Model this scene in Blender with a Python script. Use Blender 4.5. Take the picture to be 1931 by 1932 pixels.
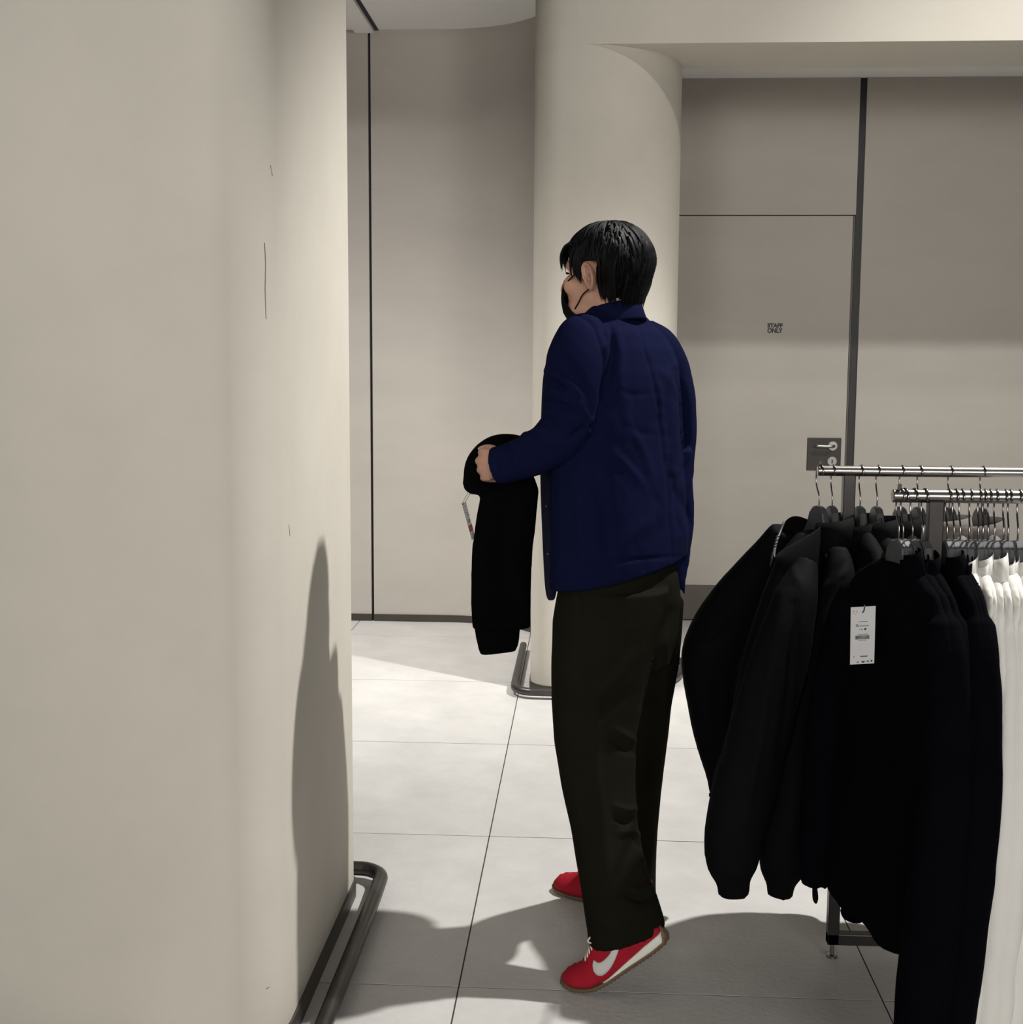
import bpy, bmesh, math, random
import numpy as np
from mathutils import Vector, Matrix, Euler

random.seed(7); rng = np.random.default_rng(7)
scene = bpy.context.scene
COL = scene.collection
for o in list(bpy.data.objects): bpy.data.objects.remove(o)

# ------------------------------------------------------------------ camera
F_PX, W_PX, H_PX = 2422.6, 1931.0, 1932.0
PITCH, YAW, ROLL, CAM_H = math.radians(6.58975644), math.radians(3.23542167), math.radians(-0.31853539), 1.40
_cy, _sy, _cp, _sp = math.cos(YAW), math.sin(YAW), math.cos(PITCH), math.sin(PITCH)
_right = np.array([_cy, _sy, 0.0]); FWD = np.array([-_sy * _cp, _cy * _cp, -_sp])
_down = -np.cross(_right, FWD)
RIGHT = _right * math.cos(ROLL) + _down * math.sin(ROLL)
DOWN = -_right * math.sin(ROLL) + _down * math.cos(ROLL)
CAM = np.array([0.0, 0.0, CAM_H])
cam_d = bpy.data.cameras.new('camera'); cam = bpy.data.objects.new('camera', cam_d); COL.objects.link(cam)
cam_d.sensor_fit = 'HORIZONTAL'; cam_d.sensor_width = 36.0; cam_d.lens = F_PX / W_PX * 36.0
cam_d.clip_start = 0.05; cam_d.clip_end = 100
cam.matrix_world = Matrix(((RIGHT[0], -DOWN[0], -FWD[0], CAM[0]), (RIGHT[1], -DOWN[1], -FWD[1], CAM[1]),
                           (RIGHT[2], -DOWN[2], -FWD[2], CAM[2]), (0, 0, 0, 1)))
scene.camera = cam

# ------------------------------------------------------------------ view, world, lights
scene.view_settings.view_transform = 'Standard'; scene.view_settings.look = 'None'
scene.view_settings.gamma = 1.0; scene.view_settings.use_curve_mapping = False
scene.view_settings.exposure = 0.0
world = bpy.data.worlds.new('world'); scene.world = world; world.use_nodes = True
world.node_tree.nodes['Background'].inputs[0].default_value = (1.0, 0.97, 0.92, 1)
world.node_tree.nodes['Background'].inputs[1].default_value = 0.05

def spot(loc, aim, power, size=100, blend=0.6, radius=0.04, col=(1.0, 0.94, 0.85)):
    d = bpy.data.lights.new('ceiling_or_fill_spot', 'SPOT'); o = bpy.data.objects.new('ceiling_or_fill_spot', d); COL.objects.link(o)
    d.energy = power; d.spot_size = math.radians(size); d.spot_blend = blend; d.shadow_soft_size = radius; d.color = col
    o.location = loc
    o.rotation_euler = (Vector(aim) - Vector(loc)).to_track_quat('-Z', 'Y').to_euler()
    return o

CEIL, HIGH = 3.117, 4.50          # ceiling at the back, higher ceiling over the sales floor
LZ = 4.40
NEUT = (1.0, 0.975, 0.945)
spot((2.15, 3.75, LZ), (0.45, 3.65, 0), 1080, 71, 0.6, 0.05, NEUT)        # above the rack, throws the shadows to the left
spot((2.70, 3.30, LZ), (1.10, 6.00, 1.8), 95, 100, 0.8, 0.05, NEUT)       # row in front of the beam
spot((2.40, 2.90, LZ), (1.50, 6.80, 0.0), 360, 54, 0.8, 0.05, NEUT)
spot((-2.30, 3.85, LZ), (-1.00, 6.85, 0.7), 420, 54, 1.0, 0.45, NEUT)      # towards the curved wall
spot((-2.40, 4.60, LZ), (-0.95, 6.00, 0.0), 1000, 56, 1.0, 0.45, NEUT)
for x_, z_, p_ in ((-2.0, 2.0, 640), (0.6, 2.9, 480), (3.0, 2.3, 580)):                        # unseen soft fill added behind the photographer, low to brighten upright faces
    spot((x_, -4.5, z_), (x_ * 0.35, 2.6, 1.75), p_, 56, 1.0, 0.90, NEUT)

# ------------------------------------------------------------------ pixel helpers (photograph 1931 x 1932)
def ray(px, py): return (px - W_PX / 2) / F_PX * RIGHT + (py - H_PX / 2) / F_PX * DOWN + FWD
def at(px, py, Y): d = ray(px, py); return CAM + d * (Y / d[1])
def ground(px, py, z=0.0): d = ray(px, py); return CAM + d * ((z - CAM_H) / d[2])
def project(V):
    v = V - CAM; w = v @ FWD
    return np.stack([W_PX / 2 + F_PX * (v @ RIGHT) / w, H_PX / 2 + F_PX * (v @ DOWN) / w], 1)
def pxm(Y): return Y / F_PX      # metres per pixel at depth Y

# ------------------------------------------------------------------ materials
def mat(name, col, rough=0.6, metal=0.0, var=0.0, vscale=6.0, bump=0.0, bscale=60.0, stretch=(1, 1, 1), spec=0.5, sheen=0.0):
    m = bpy.data.materials.new(name); m.use_nodes = True
    nt = m.node_tree; b = nt.nodes['Principled BSDF']
    b.inputs['Base Color'].default_value = (*col, 1); b.inputs['Roughness'].default_value = rough
    b.inputs['Metallic'].default_value = metal; b.inputs['Specular IOR Level'].default_value = spec
    if sheen: b.inputs['Sheen Weight'].default_value = sheen; b.inputs['Sheen Roughness'].default_value = 0.4
    tc = nt.nodes.new('ShaderNodeTexCoord'); mp = nt.nodes.new('ShaderNodeMapping')
    mp.inputs['Scale'].default_value = stretch; nt.links.new(tc.outputs['Object'], mp.inputs[0])
    if var:
        n = nt.nodes.new('ShaderNodeTexNoise'); n.inputs['Scale'].default_value = vscale; n.inputs['Detail'].default_value = 6
        n.inputs['Roughness'].default_value = 0.62
        nt.links.new(mp.outputs[0], n.inputs['Vector'])
        r = nt.nodes.new('ShaderNodeValToRGB'); r.color_ramp.elements[0].position = 0.3; r.color_ramp.elements[1].position = 0.7
        r.color_ramp.elements[0].color = (*[c * (1 - var) for c in col], 1)
        r.color_ramp.elements[1].color = (*[min(1, c * (1 + var)) for c in col], 1)
        nt.links.new(n.outputs['Fac'], r.inputs[0]); nt.links.new(r.outputs[0], b.inputs['Base Color'])
    if bump:
        n2 = nt.nodes.new('ShaderNodeTexNoise'); n2.inputs['Scale'].default_value = bscale; n2.inputs['Detail'].default_value = 5
        nt.links.new(mp.outputs[0], n2.inputs['Vector'])
        bp = nt.nodes.new('ShaderNodeBump'); bp.inputs['Strength'].default_value = bump; bp.inputs['Distance'].default_value = 0.004
        nt.links.new(n2.outputs['Fac'], bp.inputs['Height']); nt.links.new(bp.outputs[0], b.inputs['Normal'])
    return m

M = {}
M['plaster'] = mat('plaster', (0.56, 0.525, 0.455), 0.75, var=0.05, vscale=2.6, bump=0.12, bscale=45)
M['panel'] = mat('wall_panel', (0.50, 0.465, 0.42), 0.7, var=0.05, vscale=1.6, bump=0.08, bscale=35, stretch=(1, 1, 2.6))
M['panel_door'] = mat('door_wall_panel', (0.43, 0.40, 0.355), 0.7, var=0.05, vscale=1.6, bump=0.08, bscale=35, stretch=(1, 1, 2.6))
M['beam'] = mat('beam_plaster', (0.56, 0.525, 0.455), 0.75, var=0.04, vscale=2, bump=0.1, bscale=45)
M['dark_shell'] = mat('dark_unseen_shell', (0.22, 0.20, 0.18), 0.8, var=0.1, vscale=2)  # dark tone for unseen walls and ceiling, chosen to cut bounce light
M['ceiling'] = mat('ceiling_paint', (0.88, 0.87, 0.85), 0.8, var=0.015, vscale=2)
M['tile'] = mat('stone_tile', (0.53, 0.52, 0.50), 0.45, var=0.10, vscale=4, bump=0.35, bscale=60, spec=0.45)
M['grout'] = mat('grout', (0.035, 0.033, 0.032), 0.9, var=0.1, vscale=20)
M['base'] = mat('bronze_base', (0.085, 0.075, 0.065), 0.45, 0.6, var=0.1, vscale=8)
M['guard'] = mat('guard_tube_steel', (0.075, 0.071, 0.067), 0.38, 0.85, var=0.12, vscale=12)
M['gap'] = mat('dark_gap', (0.012, 0.012, 0.016), 0.6, var=0.1)
M['channel'] = mat('dark_channel', (0.014, 0.0135, 0.013), 0.5, 0.0, var=0.1)
M['kick'] = mat('kick_plate', (0.10, 0.088, 0.075), 0.5, 0.4, var=0.08)
M['plate'] = mat('lock_plate', (0.035, 0.030, 0.025), 0.45, 0.3, var=0.08)
M['steel'] = mat('brushed_steel', (0.30, 0.285, 0.265), 0.30, 1.0, var=0.06, vscale=30)
M['chrome'] = mat('chrome_wire', (0.26, 0.235, 0.25), 0.2, 1.0, var=0.05, vscale=30)
M['rack'] = mat('rack_tube', (0.05, 0.047, 0.044), 0.36, 0.9, var=0.08, vscale=30)
M['hanger'] = mat('hanger_plastic', (0.045, 0.047, 0.05), 0.42, var=0.08, vscale=30)
M['letter'] = mat('letter_vinyl', (0.025, 0.024, 0.023), 0.6, var=0.05)
M['navy'] = mat('navy_twill', (0.0045, 0.0058, 0.0250), 0.9, var=0.10, vscale=9, bump=0.2, bscale=500, spec=0.02)
M['trouser'] = mat('olive_wool', (0.0090, 0.0088, 0.0058), 0.88, var=0.12, vscale=10, bump=0.2, bscale=500, spec=0.02)
M['skin'] = mat('skin', (0.36, 0.195, 0.135), 0.5, var=0.08, vscale=18, bump=0.08, bscale=220)
M['hair'] = mat('black_hair', (0.0030, 0.0030, 0.0036), 0.55, var=0.2, vscale=40, spec=0.10)
M['mask'] = mat('mask_fabric', (0.004, 0.004, 0.005), 0.85, var=0.1, spec=0.03)
M['black'] = mat('black_knit', (0.0018, 0.0018, 0.0022), 0.95, var=0.15, vscale=12, bump=0.2, bscale=400, spec=0.02)
M['nylon'] = mat('black_nylon', (0.0024, 0.0024, 0.0026), 0.78, var=0.12, vscale=12, bump=0.12, bscale=300, spec=0.07)
M['navyblack'] = mat('navy_black_knit', (0.0020, 0.0021, 0.0034), 0.95, var=0.15, vscale=12, bump=0.2, bscale=400, spec=0.02)
M['white'] = mat('white_cotton', (0.66, 0.645, 0.60), 0.85, var=0.03, vscale=9, bump=0.15, bscale=300)
M['grey_stripe'] = mat('striped_cotton', (0.13, 0.115, 0.10), 0.85, var=0.3, vscale=3, stretch=(1, 1, 40))
M['red'] = mat('red_suede', (0.30, 0.008, 0.020), 0.8, var=0.12, vscale=14, bump=0.2, bscale=260, spec=0.15)
M['swoosh'] = mat('grey_leather', (0.46, 0.45, 0.42), 0.5, var=0.04)
M['midsole'] = mat('white_foam', (0.62, 0.61, 0.54), 0.6, var=0.05)
M['gum'] = mat('gum_rubber', (0.10, 0.058, 0.028), 0.6, var=0.15, vscale=30)
M['lace'] = mat('cotton_lace', (0.58, 0.53, 0.47), 0.8, var=0.06, vscale=40)
M['card'] = mat('shaded_tag_card', (0.44, 0.435, 0.43), 0.55, var=0.03)  # white card, darkened to carry the shade of its turned face
M['card2'] = mat('hang_tag_card', (0.72, 0.70, 0.68), 0.5, var=0.03)
M['ink'] = mat('tag_ink', (0.03, 0.03, 0.03), 0.6, var=0.05)
M['orange'] = mat('tag_orange', (0.42, 0.13, 0.075), 0.6, var=0.05)
M['pink'] = mat('tag_pink_ink', (0.45, 0.20, 0.18), 0.6, var=0.05)
M['string'] = mat('clear_string', (0.25, 0.24, 0.22), 0.4, var=0.05)

# ------------------------------------------------------------------ mesh helpers
def mesh_obj(name, verts, faces, m, parent=None, smooth=True, loc=None):
    me = bpy.data.meshes.new(name); me.from_pydata([tuple(map(float, v)) for v in verts], [], faces); me.validate(); me.update()
    bm = bmesh.new(); bm.from_mesh(me); bmesh.ops.recalc_face_normals(bm, faces=bm.faces); bm.to_mesh(me); bm.free()
    return link(name, me, m, parent, smooth, loc)
def link(name, me, m, parent=None, smooth=True, loc=None):
    me.materials.clear(); me.materials.append(m)
    me.polygons.foreach_set('use_smooth', [smooth] * len(me.polygons))
    o = bpy.data.objects.new(name, me); COL.objects.link(o)
    if parent: o.parent = parent; o.matrix_parent_inverse = parent.matrix_basis.inverted()
    if loc is not None: o.location = loc
    return o
def empty(name, loc=(0, 0, 0)):
    o = bpy.data.objects.new(name, None); COL.objects.link(o); o.location = [float(c) for c in loc]; o.empty_display_size = 0.05; return o
def tag(o, label, cat, group=None):
    o['label'] = label; o['category'] = cat
    if group: o['group'] = group
    return o
def struct(o, label=None):
    o['kind'] = 'structure'
    if label: o['label'] = label
    return o

def box_data(x0, x1, y0, y1, z0, z1):
    v = [(x0, y0, z0), (x1, y0, z0), (x1, y1, z0), (x0, y1, z0), (x0, y0, z1), (x1, y0, z1), (x1, y1, z1), (x0, y1, z1)]
    f = [(0, 3, 2, 1), (4, 5, 6, 7), (0, 1, 5, 4), (1, 2, 6, 5), (2, 3, 7, 6), (3, 0, 4, 7)]
    return v, f
def box(name, x0, x1, y0, y1, z0, z1, m, parent=None, bevel=0.0):
    v, f = box_data(x0, x1, y0, y1, z0, z1)
    if not bevel: return mesh_obj(name, v, f, m, parent, False)
    bm = bmesh.new(); vs = [bm.verts.new(p) for p in v]
    for q in f: bm.faces.new([vs[i] for i in q])
    bmesh.ops.bevel(bm, geom=bm.edges[:], offset=bevel, segments=2, affect='EDGES', profile=0.5)
    me = bpy.data.meshes.new(name); bm.to_mesh(me); bm.free()
    return link(name, me, m, parent, False)
def prism(name, prof, z0, z1, m, parent=None, smooth=True):
    n = len(prof); v = [(x, y, z0) for x, y in prof] + [(x, y, z1) for x, y in prof]
    f = [(i, (i + 1) % n, n + (i + 1) % n, n + i) for i in range(n)] + [tuple(range(n))[::-1], tuple(range(n, 2 * n))]
    o = mesh_obj(name, v, f, m, parent, smooth)
    if smooth:
        try: o.data.set_sharp_from_angle(angle=math.radians(35))
        except Exception: pass
    return o
def arc(cx, cy, r, a0, a1, n=16):
    return [(cx + r * math.cos(math.radians(a0 + (a1 - a0) * i / n)), cy + r * math.sin(math.radians(a0 + (a1 - a0) * i / n))) for i in range(n + 1)]

def ring(c, U, V, a, b, n=28, e=2.0):
    """superellipse ring round c"""
    t = np.linspace(0, 2 * math.pi, n, endpoint=False); ct, st = np.cos(t), np.sin(t)
    x = np.sign(ct) * np.abs(ct) ** (2 / e) * a; y = np.sign(st) * np.abs(st) ** (2 / e) * b
    return np.asarray(c) + x[:, None] * np.asarray(U) + y[:, None] * np.asarray(V)
def loft(rings, cap=True):
    n = len(rings[0]); v = np.concatenate(rings); f = []
    for k in range(len(rings) - 1):
        for i in range(n):
            j = (i + 1) % n; f.append((k * n + i, k * n + j, (k + 1) * n + j, (k + 1) * n + i))
    if cap: f.append(tuple(range(n))[::-1]); f.append(tuple(range((len(rings) - 1) * n, len(rings) * n)))
    return v, f
def merge(parts):
    V, Fs, o = [], [], 0
    for v, f in parts:
        v = np.asarray(v, float); V.append(v); Fs += [tuple(i + o for i in q) for q in f]; o += len(v)
    return np.concatenate(V), Fs
def smooth_path(P, k=4):
    """catmull-rom through rows of P"""
    P = np.asarray(P, float); Q = np.vstack([2 * P[0] - P[1], P, 2 * P[-1] - P[-2]]); out = []
    for i in range(1, len(Q) - 2):
        for s in range(k):
            t = s / k
            out.append(0.5 * ((2 * Q[i]) + (-Q[i - 1] + Q[i + 1]) * t + (2 * Q[i - 1] - 5 * Q[i] + 4 * Q[i + 1] - Q[i + 2]) * t * t + (-Q[i - 1] + 3 * Q[i] - 3 * Q[i + 1] + Q[i + 2]) * t ** 3))
    out.append(P[-1]); return np.array(out)
def tube(P, n=20, k=4, flat=1.0, ref=(0, 1, 0), e=2.0):
    """P rows: x,y,z,r ; flat scales the radius along the direction nearest ref"""
    Q = smooth_path(P, k) if k > 1 else np.asarray(P, float); C = Q[:, :3]; R_ = np.maximum(Q[:, 3], 0.0008)
    T = np.gradient(C, axis=0); T /= np.linalg.norm(T, axis=1)[:, None] + 1e-9
    rings = []
    ref = np.asarray(ref, float)
    for c, t, r in zip(C, T, R_):
        V_ = ref - t * (ref @ t)
        if np.linalg.norm(V_) < 0.2: V_ = np.array([1, 0, 0.3]) - t * (np.array([1, 0, 0.3]) @ t)
        V_ /= np.linalg.norm(V_); U = np.cross(t, V_)
        rings.append(ring(c, U, V_, r, r * flat, n, e))
    return loft(rings)
def ptube(P, **kw):
    """pixel path: (px,py,Y,r_px)"""
    return tube([(*at(x, y, Y), r * pxm(Y)) for x, y, Y, r in P], **kw)
def slab_ring(xl, yl, xr, yr, Y, phi, asp, e=2.3, n=32):
    """ring seen from the camera between two pixels; long axis turned by phi from the picture plane; asp = depth / width"""
    a, b = at(xl, yl, Y), at(xr, yr, Y); c = (a + b) / 2; w = np.linalg.norm(b - a) / 2
    ph = math.radians(phi); A = w / math.sqrt(math.cos(ph) ** 2 + (asp * math.sin(ph)) ** 2)
    sl = (b[2] - a[2]) / (b[0] - a[0])
    U = np.array([math.cos(ph), math.sin(ph), 0]); V = np.array([-math.sin(ph), math.cos(ph), 0])
    R_ = ring(c, U, V, A, A * asp, n, e); R_[:, 2] += sl * (R_[:, 0] - c[0]); return R_
def ellipsoid(c, axes, rad, nu=20, nv=14):
    v, f = [], []
    for i in range(1, nv):
        th = math.pi * i / nv
        for j in range(nu):
            p = 2 * math.pi * j / nu; d = (math.sin(th) * math.cos(p) * rad[0], math.sin(th) * math.sin(p) * rad[1], math.cos(th) * rad[2])
            v.append(np.asarray(c) + d[0] * axes[0] + d[1] * axes[1] + d[2] * axes[2])
    for i in range(nv - 2):
        for j in range(nu):
            f.append((i * nu + j, i * nu + (j + 1) % nu, (i + 1) * nu + (j + 1) % nu, (i + 1) * nu + j))
    v.append(np.asarray(c) + rad[2] * axes[2]); v.append(np.asarray(c) - rad[2] * axes[2]); t, b = len(v) - 2, len(v) - 1
    for j in range(nu): f.append((t, (j + 1) % nu, j)); f.append((b, (nv - 2) * nu + j, (nv - 2) * nu + (j + 1) % nu))
    return np.array(v), f

def fuse(parts, voxel=0.006, smooth=6, factor=0.5):
    """one continuous surface from overlapping closed pieces"""
    v, f = merge(parts)
    me = bpy.data.meshes.new('tmp'); me.from_pydata([tuple(p) for p in v], [], f); me.update()
    bm = bmesh.new(); bm.from_mesh(me); bmesh.ops.recalc_face_normals(bm, faces=bm.faces); bm.to_mesh(me); bm.free()
    o = bpy.data.objects.new('tmp', me); COL.objects.link(o)
    r = o.modifiers.new('r', 'REMESH'); r.mode = 'VOXEL'; r.voxel_size = voxel
    if smooth:
        s = o.modifiers.new('s', 'SMOOTH'); s.factor = factor; s.iterations = smooth
    dg = bpy.context.evaluated_depsgraph_get(); dg.update()
    out = bpy.data.meshes.new_from_object(o.evaluated_get(dg))
    bpy.data.objects.remove(o); bpy.data.meshes.remove(me)
    return out
def coords(me):
    n = len(me.vertices); c = np.empty(n * 3); me.vertices.foreach_get('co', c); nn = np.empty(n * 3); me.vertices.foreach_get('normal', nn)
    return c.reshape(-1, 3), nn.reshape(-1, 3)
def put(me, c): me.vertices.foreach_set('co', c.ravel()); me.update()
def folds(me, lines, both=False):
    """cloth folds: polyline in the picture, half-width in px, depth in m (positive = ridge)"""
    c, n = coords(me); q = project(c); face = np.einsum('ij,ij->i', n, CAM - c) > 0
    d = np.zeros(len(c))
    for pts, w, depth in lines:
        P = np.asarray(smooth_path(pts, 4)); L = np.r_[0, np.cumsum(np.linalg.norm(np.diff(P, axis=0), axis=1))]
        best = np.full(len(c), 1e9); tt = np.zeros(len(c))
        lo, hi = P.min(0) - 3 * w, P.max(0) + 3 * w
        idx = np.where((q > lo).all(1) & (q < hi).all(1) & (face | both))[0]
        if not len(idx): continue
        for i in range(len(P) - 1):
            s, e = P[i], P[i + 1]; ab = e - s; t = np.clip(((q[idx] - s) @ ab) / (ab @ ab + 1e-9), 0, 1)
            dd = np.linalg.norm(q[idx] - (s + t[:, None] * ab), axis=1); m_ = dd < best[idx]
            ii = idx[m_]; best[ii] = dd[m_]; tt[ii] = (L[i] + t[m_] * (L[i + 1] - L[i])) / L[-1]
        k = idx[best[idx] < 3 * w]
        d[k] += depth * np.exp(-(best[k] / w) ** 2) * np.sqrt(np.clip(np.sin(math.pi * np.clip(tt[k] * 0.9 + 0.05, 0, 1)), 0, 1))
    put(me, c + n * d[:, None])
def ripple(me, amp, scale, seed=0, axis=(1, 1, 1)):
    """low, irregular cloth waviness"""
    c, n = coords(me); r = np.random.default_rng(seed); d = np.zeros(len(c)); p = c * np.asarray(axis)
    for i in range(7):
        k = r.normal(size=3); k /= np.linalg.norm(k); k *= scale * (0.6 + 1.2 * r.random())
        d += np.sin(p @ k + r.random() * 6.28 + 1.5 * np.sin(p @ np.roll(k, 1) * 0.6)) / 7 * 2
    put(me, c + n * (amp * d)[:, None])

# ================================================================== THE SHOP
# ------------------------------------------------------------------ floor of stone tiles
TX, TY, X0, Y0 = 0.945, 0.933, -0.269, 2.749
XA, XB, YA, YB = -5.0, 6.0, -10.0, 7.2
floor = box('floor', XA, XB, YA, YB, -0.06, -0.0008, M['grout']); struct(floor, 'grey stone tiled shop floor')
tv, tf = box_data(0.0018, TX - 0.0018, 0.0018, TY - 0.0018, -0.0012, 0.0)
bm = bmesh.new(); vs = [bm.verts.new(p) for p in tv]
for q in tf: bm.faces.new([vs[i] for i in q])
bmesh.ops.recalc_face_normals(bm, faces=bm.faces)
tile_me = bpy.data.meshes.new('tile'); bm.to_mesh(tile_me); bm.free(); tile_me.materials.append(M['tile'])
for i in range(math.floor((XA - X0) / TX) + 1, math.floor((XB - X0) / TX)):
    for j in range(-6, math.floor((YB - Y0) / TY) + 1):
        o = bpy.data.objects.new('tile', tile_me); COL.objects.link(o); o.parent = floor
        o.location = (X0 + i * TX, Y0 + j * TY, random.uniform(-0.0002, 0.0))

# ------------------------------------------------------------------ ceiling
CZ = CEIL
struct(box('ceiling', XA, XB, YA, 6.16, HIGH, HIGH + 0.1, M['dark_shell']), 'dark ceiling high over the sales floor')
struct(box('trim_5', XA, -0.10, 6.06, 6.16, CZ, HIGH, M['beam']), 'plaster fascia above the back ceiling')
struct(box('ceiling', XA, 0.10, 6.06, 7.2, CZ, CZ + 0.1, M['ceiling']), 'pale ceiling in front of the curved back wall')
struct(box('ceiling', 0.10, XB, 5.6, 7.2, 2.893, 3.0, M['ceiling']), 'lower ceiling in front of the staff door')
tr = box('trim_1', -1.215, -1.115, 6.06, 6.85, CZ - 0.018, CZ + 0.01, M['ceiling']); struct(tr, 'white ceiling track above the wall joint')
box('track_slot', -1.112, -1.092, 6.06, 6.85, CZ - 0.004, CZ + 0.01, M['gap'], tr)

# ------------------------------------------------------------------ outer walls
struct(box('wall_left', XA - 0.1, XA, YA, 7.2, 0, HIGH, M['dark_shell']))
struct(box('wall_right', XB, XB + 0.1, YA, 7.2, 0, HIGH, M['dark_shell']))
struct(box('wall_front', XA, XB, YA - 0.1, YA, 0, HIGH, M['dark_shell']))

# back wall, left part: flat panel, dark joint, panel that curves forward to the column
YL, YR = 6.852, 7.0
wl = empty('wall_back', (-1.2, YL, 0)); struct(wl, 'taupe back wall with a dark joint and a curved end')
box('wall_panel', XA, -1.150, YL, 7.2, 0.0, CZ, M['panel'], wl)
box('joint', -1.150, -1.136, YL + 0.02, 7.2, 0.0, CZ, M['gap'], wl)
rc = 0.56; xs = -0.72
prof = [(-1.136, YL)] + arc(xs, YL - rc, rc, 90, 0, 28) + [(xs + rc, 5.80), (0.36, 5.80), (0.36, 7.2), (-1.136, 7.2)]
prism('wall_panel', prof, 0, CZ, M['panel'], wl)
bb = struct(box('baseboard_back', XA, -1.150, YL - 0.008, YL + 0.01, 0.0, 0.038, M['base']), 'low bronze baseboard left of the wall joint')
prof = [(-1.136, YL - 0.008)] + arc(xs, YL - rc, rc - 0.008, 90, 0, 24) + [(xs + rc - 0.008, 5.85), (xs + rc + 0.01, 5.85)] + arc(xs, YL - rc, rc + 0.01, 0, 90, 24) + [(-1.136, YL + 0.01)]
struct(prism('baseboard_back', prof, 0, 0.038, M['base']), 'low bronze baseboard along the curved wall')

# back wall, right part with the staff door
wr = empty('wall_back', (1.6, YR, 0)); struct(wr, 'taupe back wall beside the staff door')
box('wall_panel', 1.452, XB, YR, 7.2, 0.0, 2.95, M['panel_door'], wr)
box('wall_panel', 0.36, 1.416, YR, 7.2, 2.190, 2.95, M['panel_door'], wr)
box('channel', 1.416, 1.452, YR + 0.012, 7.2, 0, 2.95, M['channel'], wr)
box('wall_core', 0.36, 1.416, YR + 0.07, 7.2, 0, 2.19, M['gap'], wr)
struct(box('baseboard_back', 1.452, XB, YR - 0.008, YR + 0.01, 0.0, 0.195, M['kick']), 'tall bronze baseboard right of the staff door')
door = empty('door_1', (0.9, YR, 0)); struct(door, 'taupe flush staff door with dark kick plate and lever handle')
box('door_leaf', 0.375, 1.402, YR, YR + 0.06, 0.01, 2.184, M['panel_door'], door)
box('door_edge', 1.405, 1.413, YR + 0.004, YR + 0.05, 0.01, 2.184, M['kick'], door)
box('kick_plate', 0.40, 1.400, YR - 0.004, YR, 0.012, 0.200, M['kick'], door)
pl, pr = at(1523, 856, YR), at(1587, 856, YR); pt, pb = at(1555, 826, YR), at(1555, 887.5, YR)
lp = box('lock_plate', pl[0], pr[0], YR - 0.006, YR, pb[2], pt[2], M['plate'], door, 0.002)
def disc(name, c, r, d, m, parent):
    v, f = loft([ring(c, (1, 0, 0), (0, 0, 1), r, r, 28), ring((c[0], c[1] - d, c[2]), (1, 0, 0), (0, 0, 1), r * 0.96, r * 0.96, 28)]); return mesh_obj(name, v, f, m, parent, False)
c1 = at(1571, 841, YR); disc('rose', (c1[0], YR - 0.006, c1[2]), 0.0255, 0.008, M['steel'], lp)
h0 = (c1[0], YR - 0.012, c1[2]); tip = at(1532, 840, YR)
v, f = tube([(*h0, 0.0085), (c1[0], YR - 0.045, c1[2], 0.0085), (c1[0] - 0.012, YR - 0.055, c1[2], 0.0085), (c1[0] - 0.05, YR - 0.056, c1[2], 0.0085), (tip[0] + 0.012, YR - 0.056, c1[2] + 0.002, 0.0085)], ref=(0, 0, 1))
mesh_obj('lever', v, f, M['steel'], lp)
c2 = at(1570, 870, YR); ky = disc('key_rose', (c2[0], YR - 0.006, c2[2]), 0.0255, 0.006, M['steel'], lp)
box('keyhole', c2[0] - 0.003, c2[0] + 0.003, YR - 0.0145, YR - 0.011, c2[2] - 0.011, c2[2] + 0.009, M['plate'], lp)
def text(name, s, c, h, width, m, parent, thick=0.0):
    cu = bpy.data.curves.new(name, 'FONT'); cu.body = s; cu.align_x = 'CENTER'; cu.align_y = 'CENTER'; cu.extrude = 0.0006; cu.offset = thick
    o = bpy.data.objects.new(name, cu); COL.objects.link(o); bpy.context.view_layer.update()
    me = bpy.data.meshes.new_from_object(o.evaluated_get(bpy.context.evaluated_depsgraph_get())); bpy.data.objects.remove(o)
    p, _ = coords(me); lo, hi = p.min(0), p.max(0); s_ = (hi - lo)
    q = np.zeros_like(p); q[:, 0] = (p[:, 0] - (lo[0] + hi[0]) / 2) / s_[0] * width + c[0]
    q[:, 2] = (p[:, 1] - (lo[1] + hi[1]) / 2) / s_[1] * h + c[2]; q[:, 1] = c[1] + p[:, 2] * 0.4
    put(me, q); return link(name, me, m, parent, False)
ts = at(1463, 614.2, YR - 0.001); text('lettering', 'STAFF', ts, 0.0235, 0.081, M['letter'], door, 0.045)
ts = at(1463, 623.6, YR - 0.001); text('lettering', 'ONLY', ts, 0.0265, 0.081, M['letter'], door, 0.045)

# ------------------------------------------------------------------ columns and beam
def round_rect(x0, x1, y0, y1, r):
    """r = radii at (x1,y0),(x1,y1),(x0,y1),(x0,y0)"""
    return arc(x1 - r[0], y0 + r[0], r[0], -90, 0) + arc(x1 - r[1], y1 - r[1], r[1], 0, 90) + arc(x0 + r[2], y1 - r[2], r[2], 90, 180) + arc(x0 + r[3], y0 + r[3], r[3], 180, 270)
def grow(x0, x1, y0, y1, r, d): return round_rect(x0 - d, x1 + d, y0 - d, y1 + d, [q + d for q in r])
C1 = (-1.75, -0.594, 2.37, 3.27, [0.13, 0.05, 0.1, 0.1])
C2 = (-0.222, 0.405, 5.345, 5.85, [0.46, 0.04, 0.1, 0.12])
c1o = struct(prism('trim_2', round_rect(*C1), 0.0, HIGH, M['plaster']), 'broad plaster column with rounded corners, nearest the camera')
c2o = struct(prism('trim_3', round_rect(*C2), 0.0, HIGH, M['plaster']), 'plaster column with one broadly rounded corner behind the person')
struct(prism('baseboard_left', grow(*C1, 0.006), 0, 0.045, M['base']), 'bronze baseboard round the near column')
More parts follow.
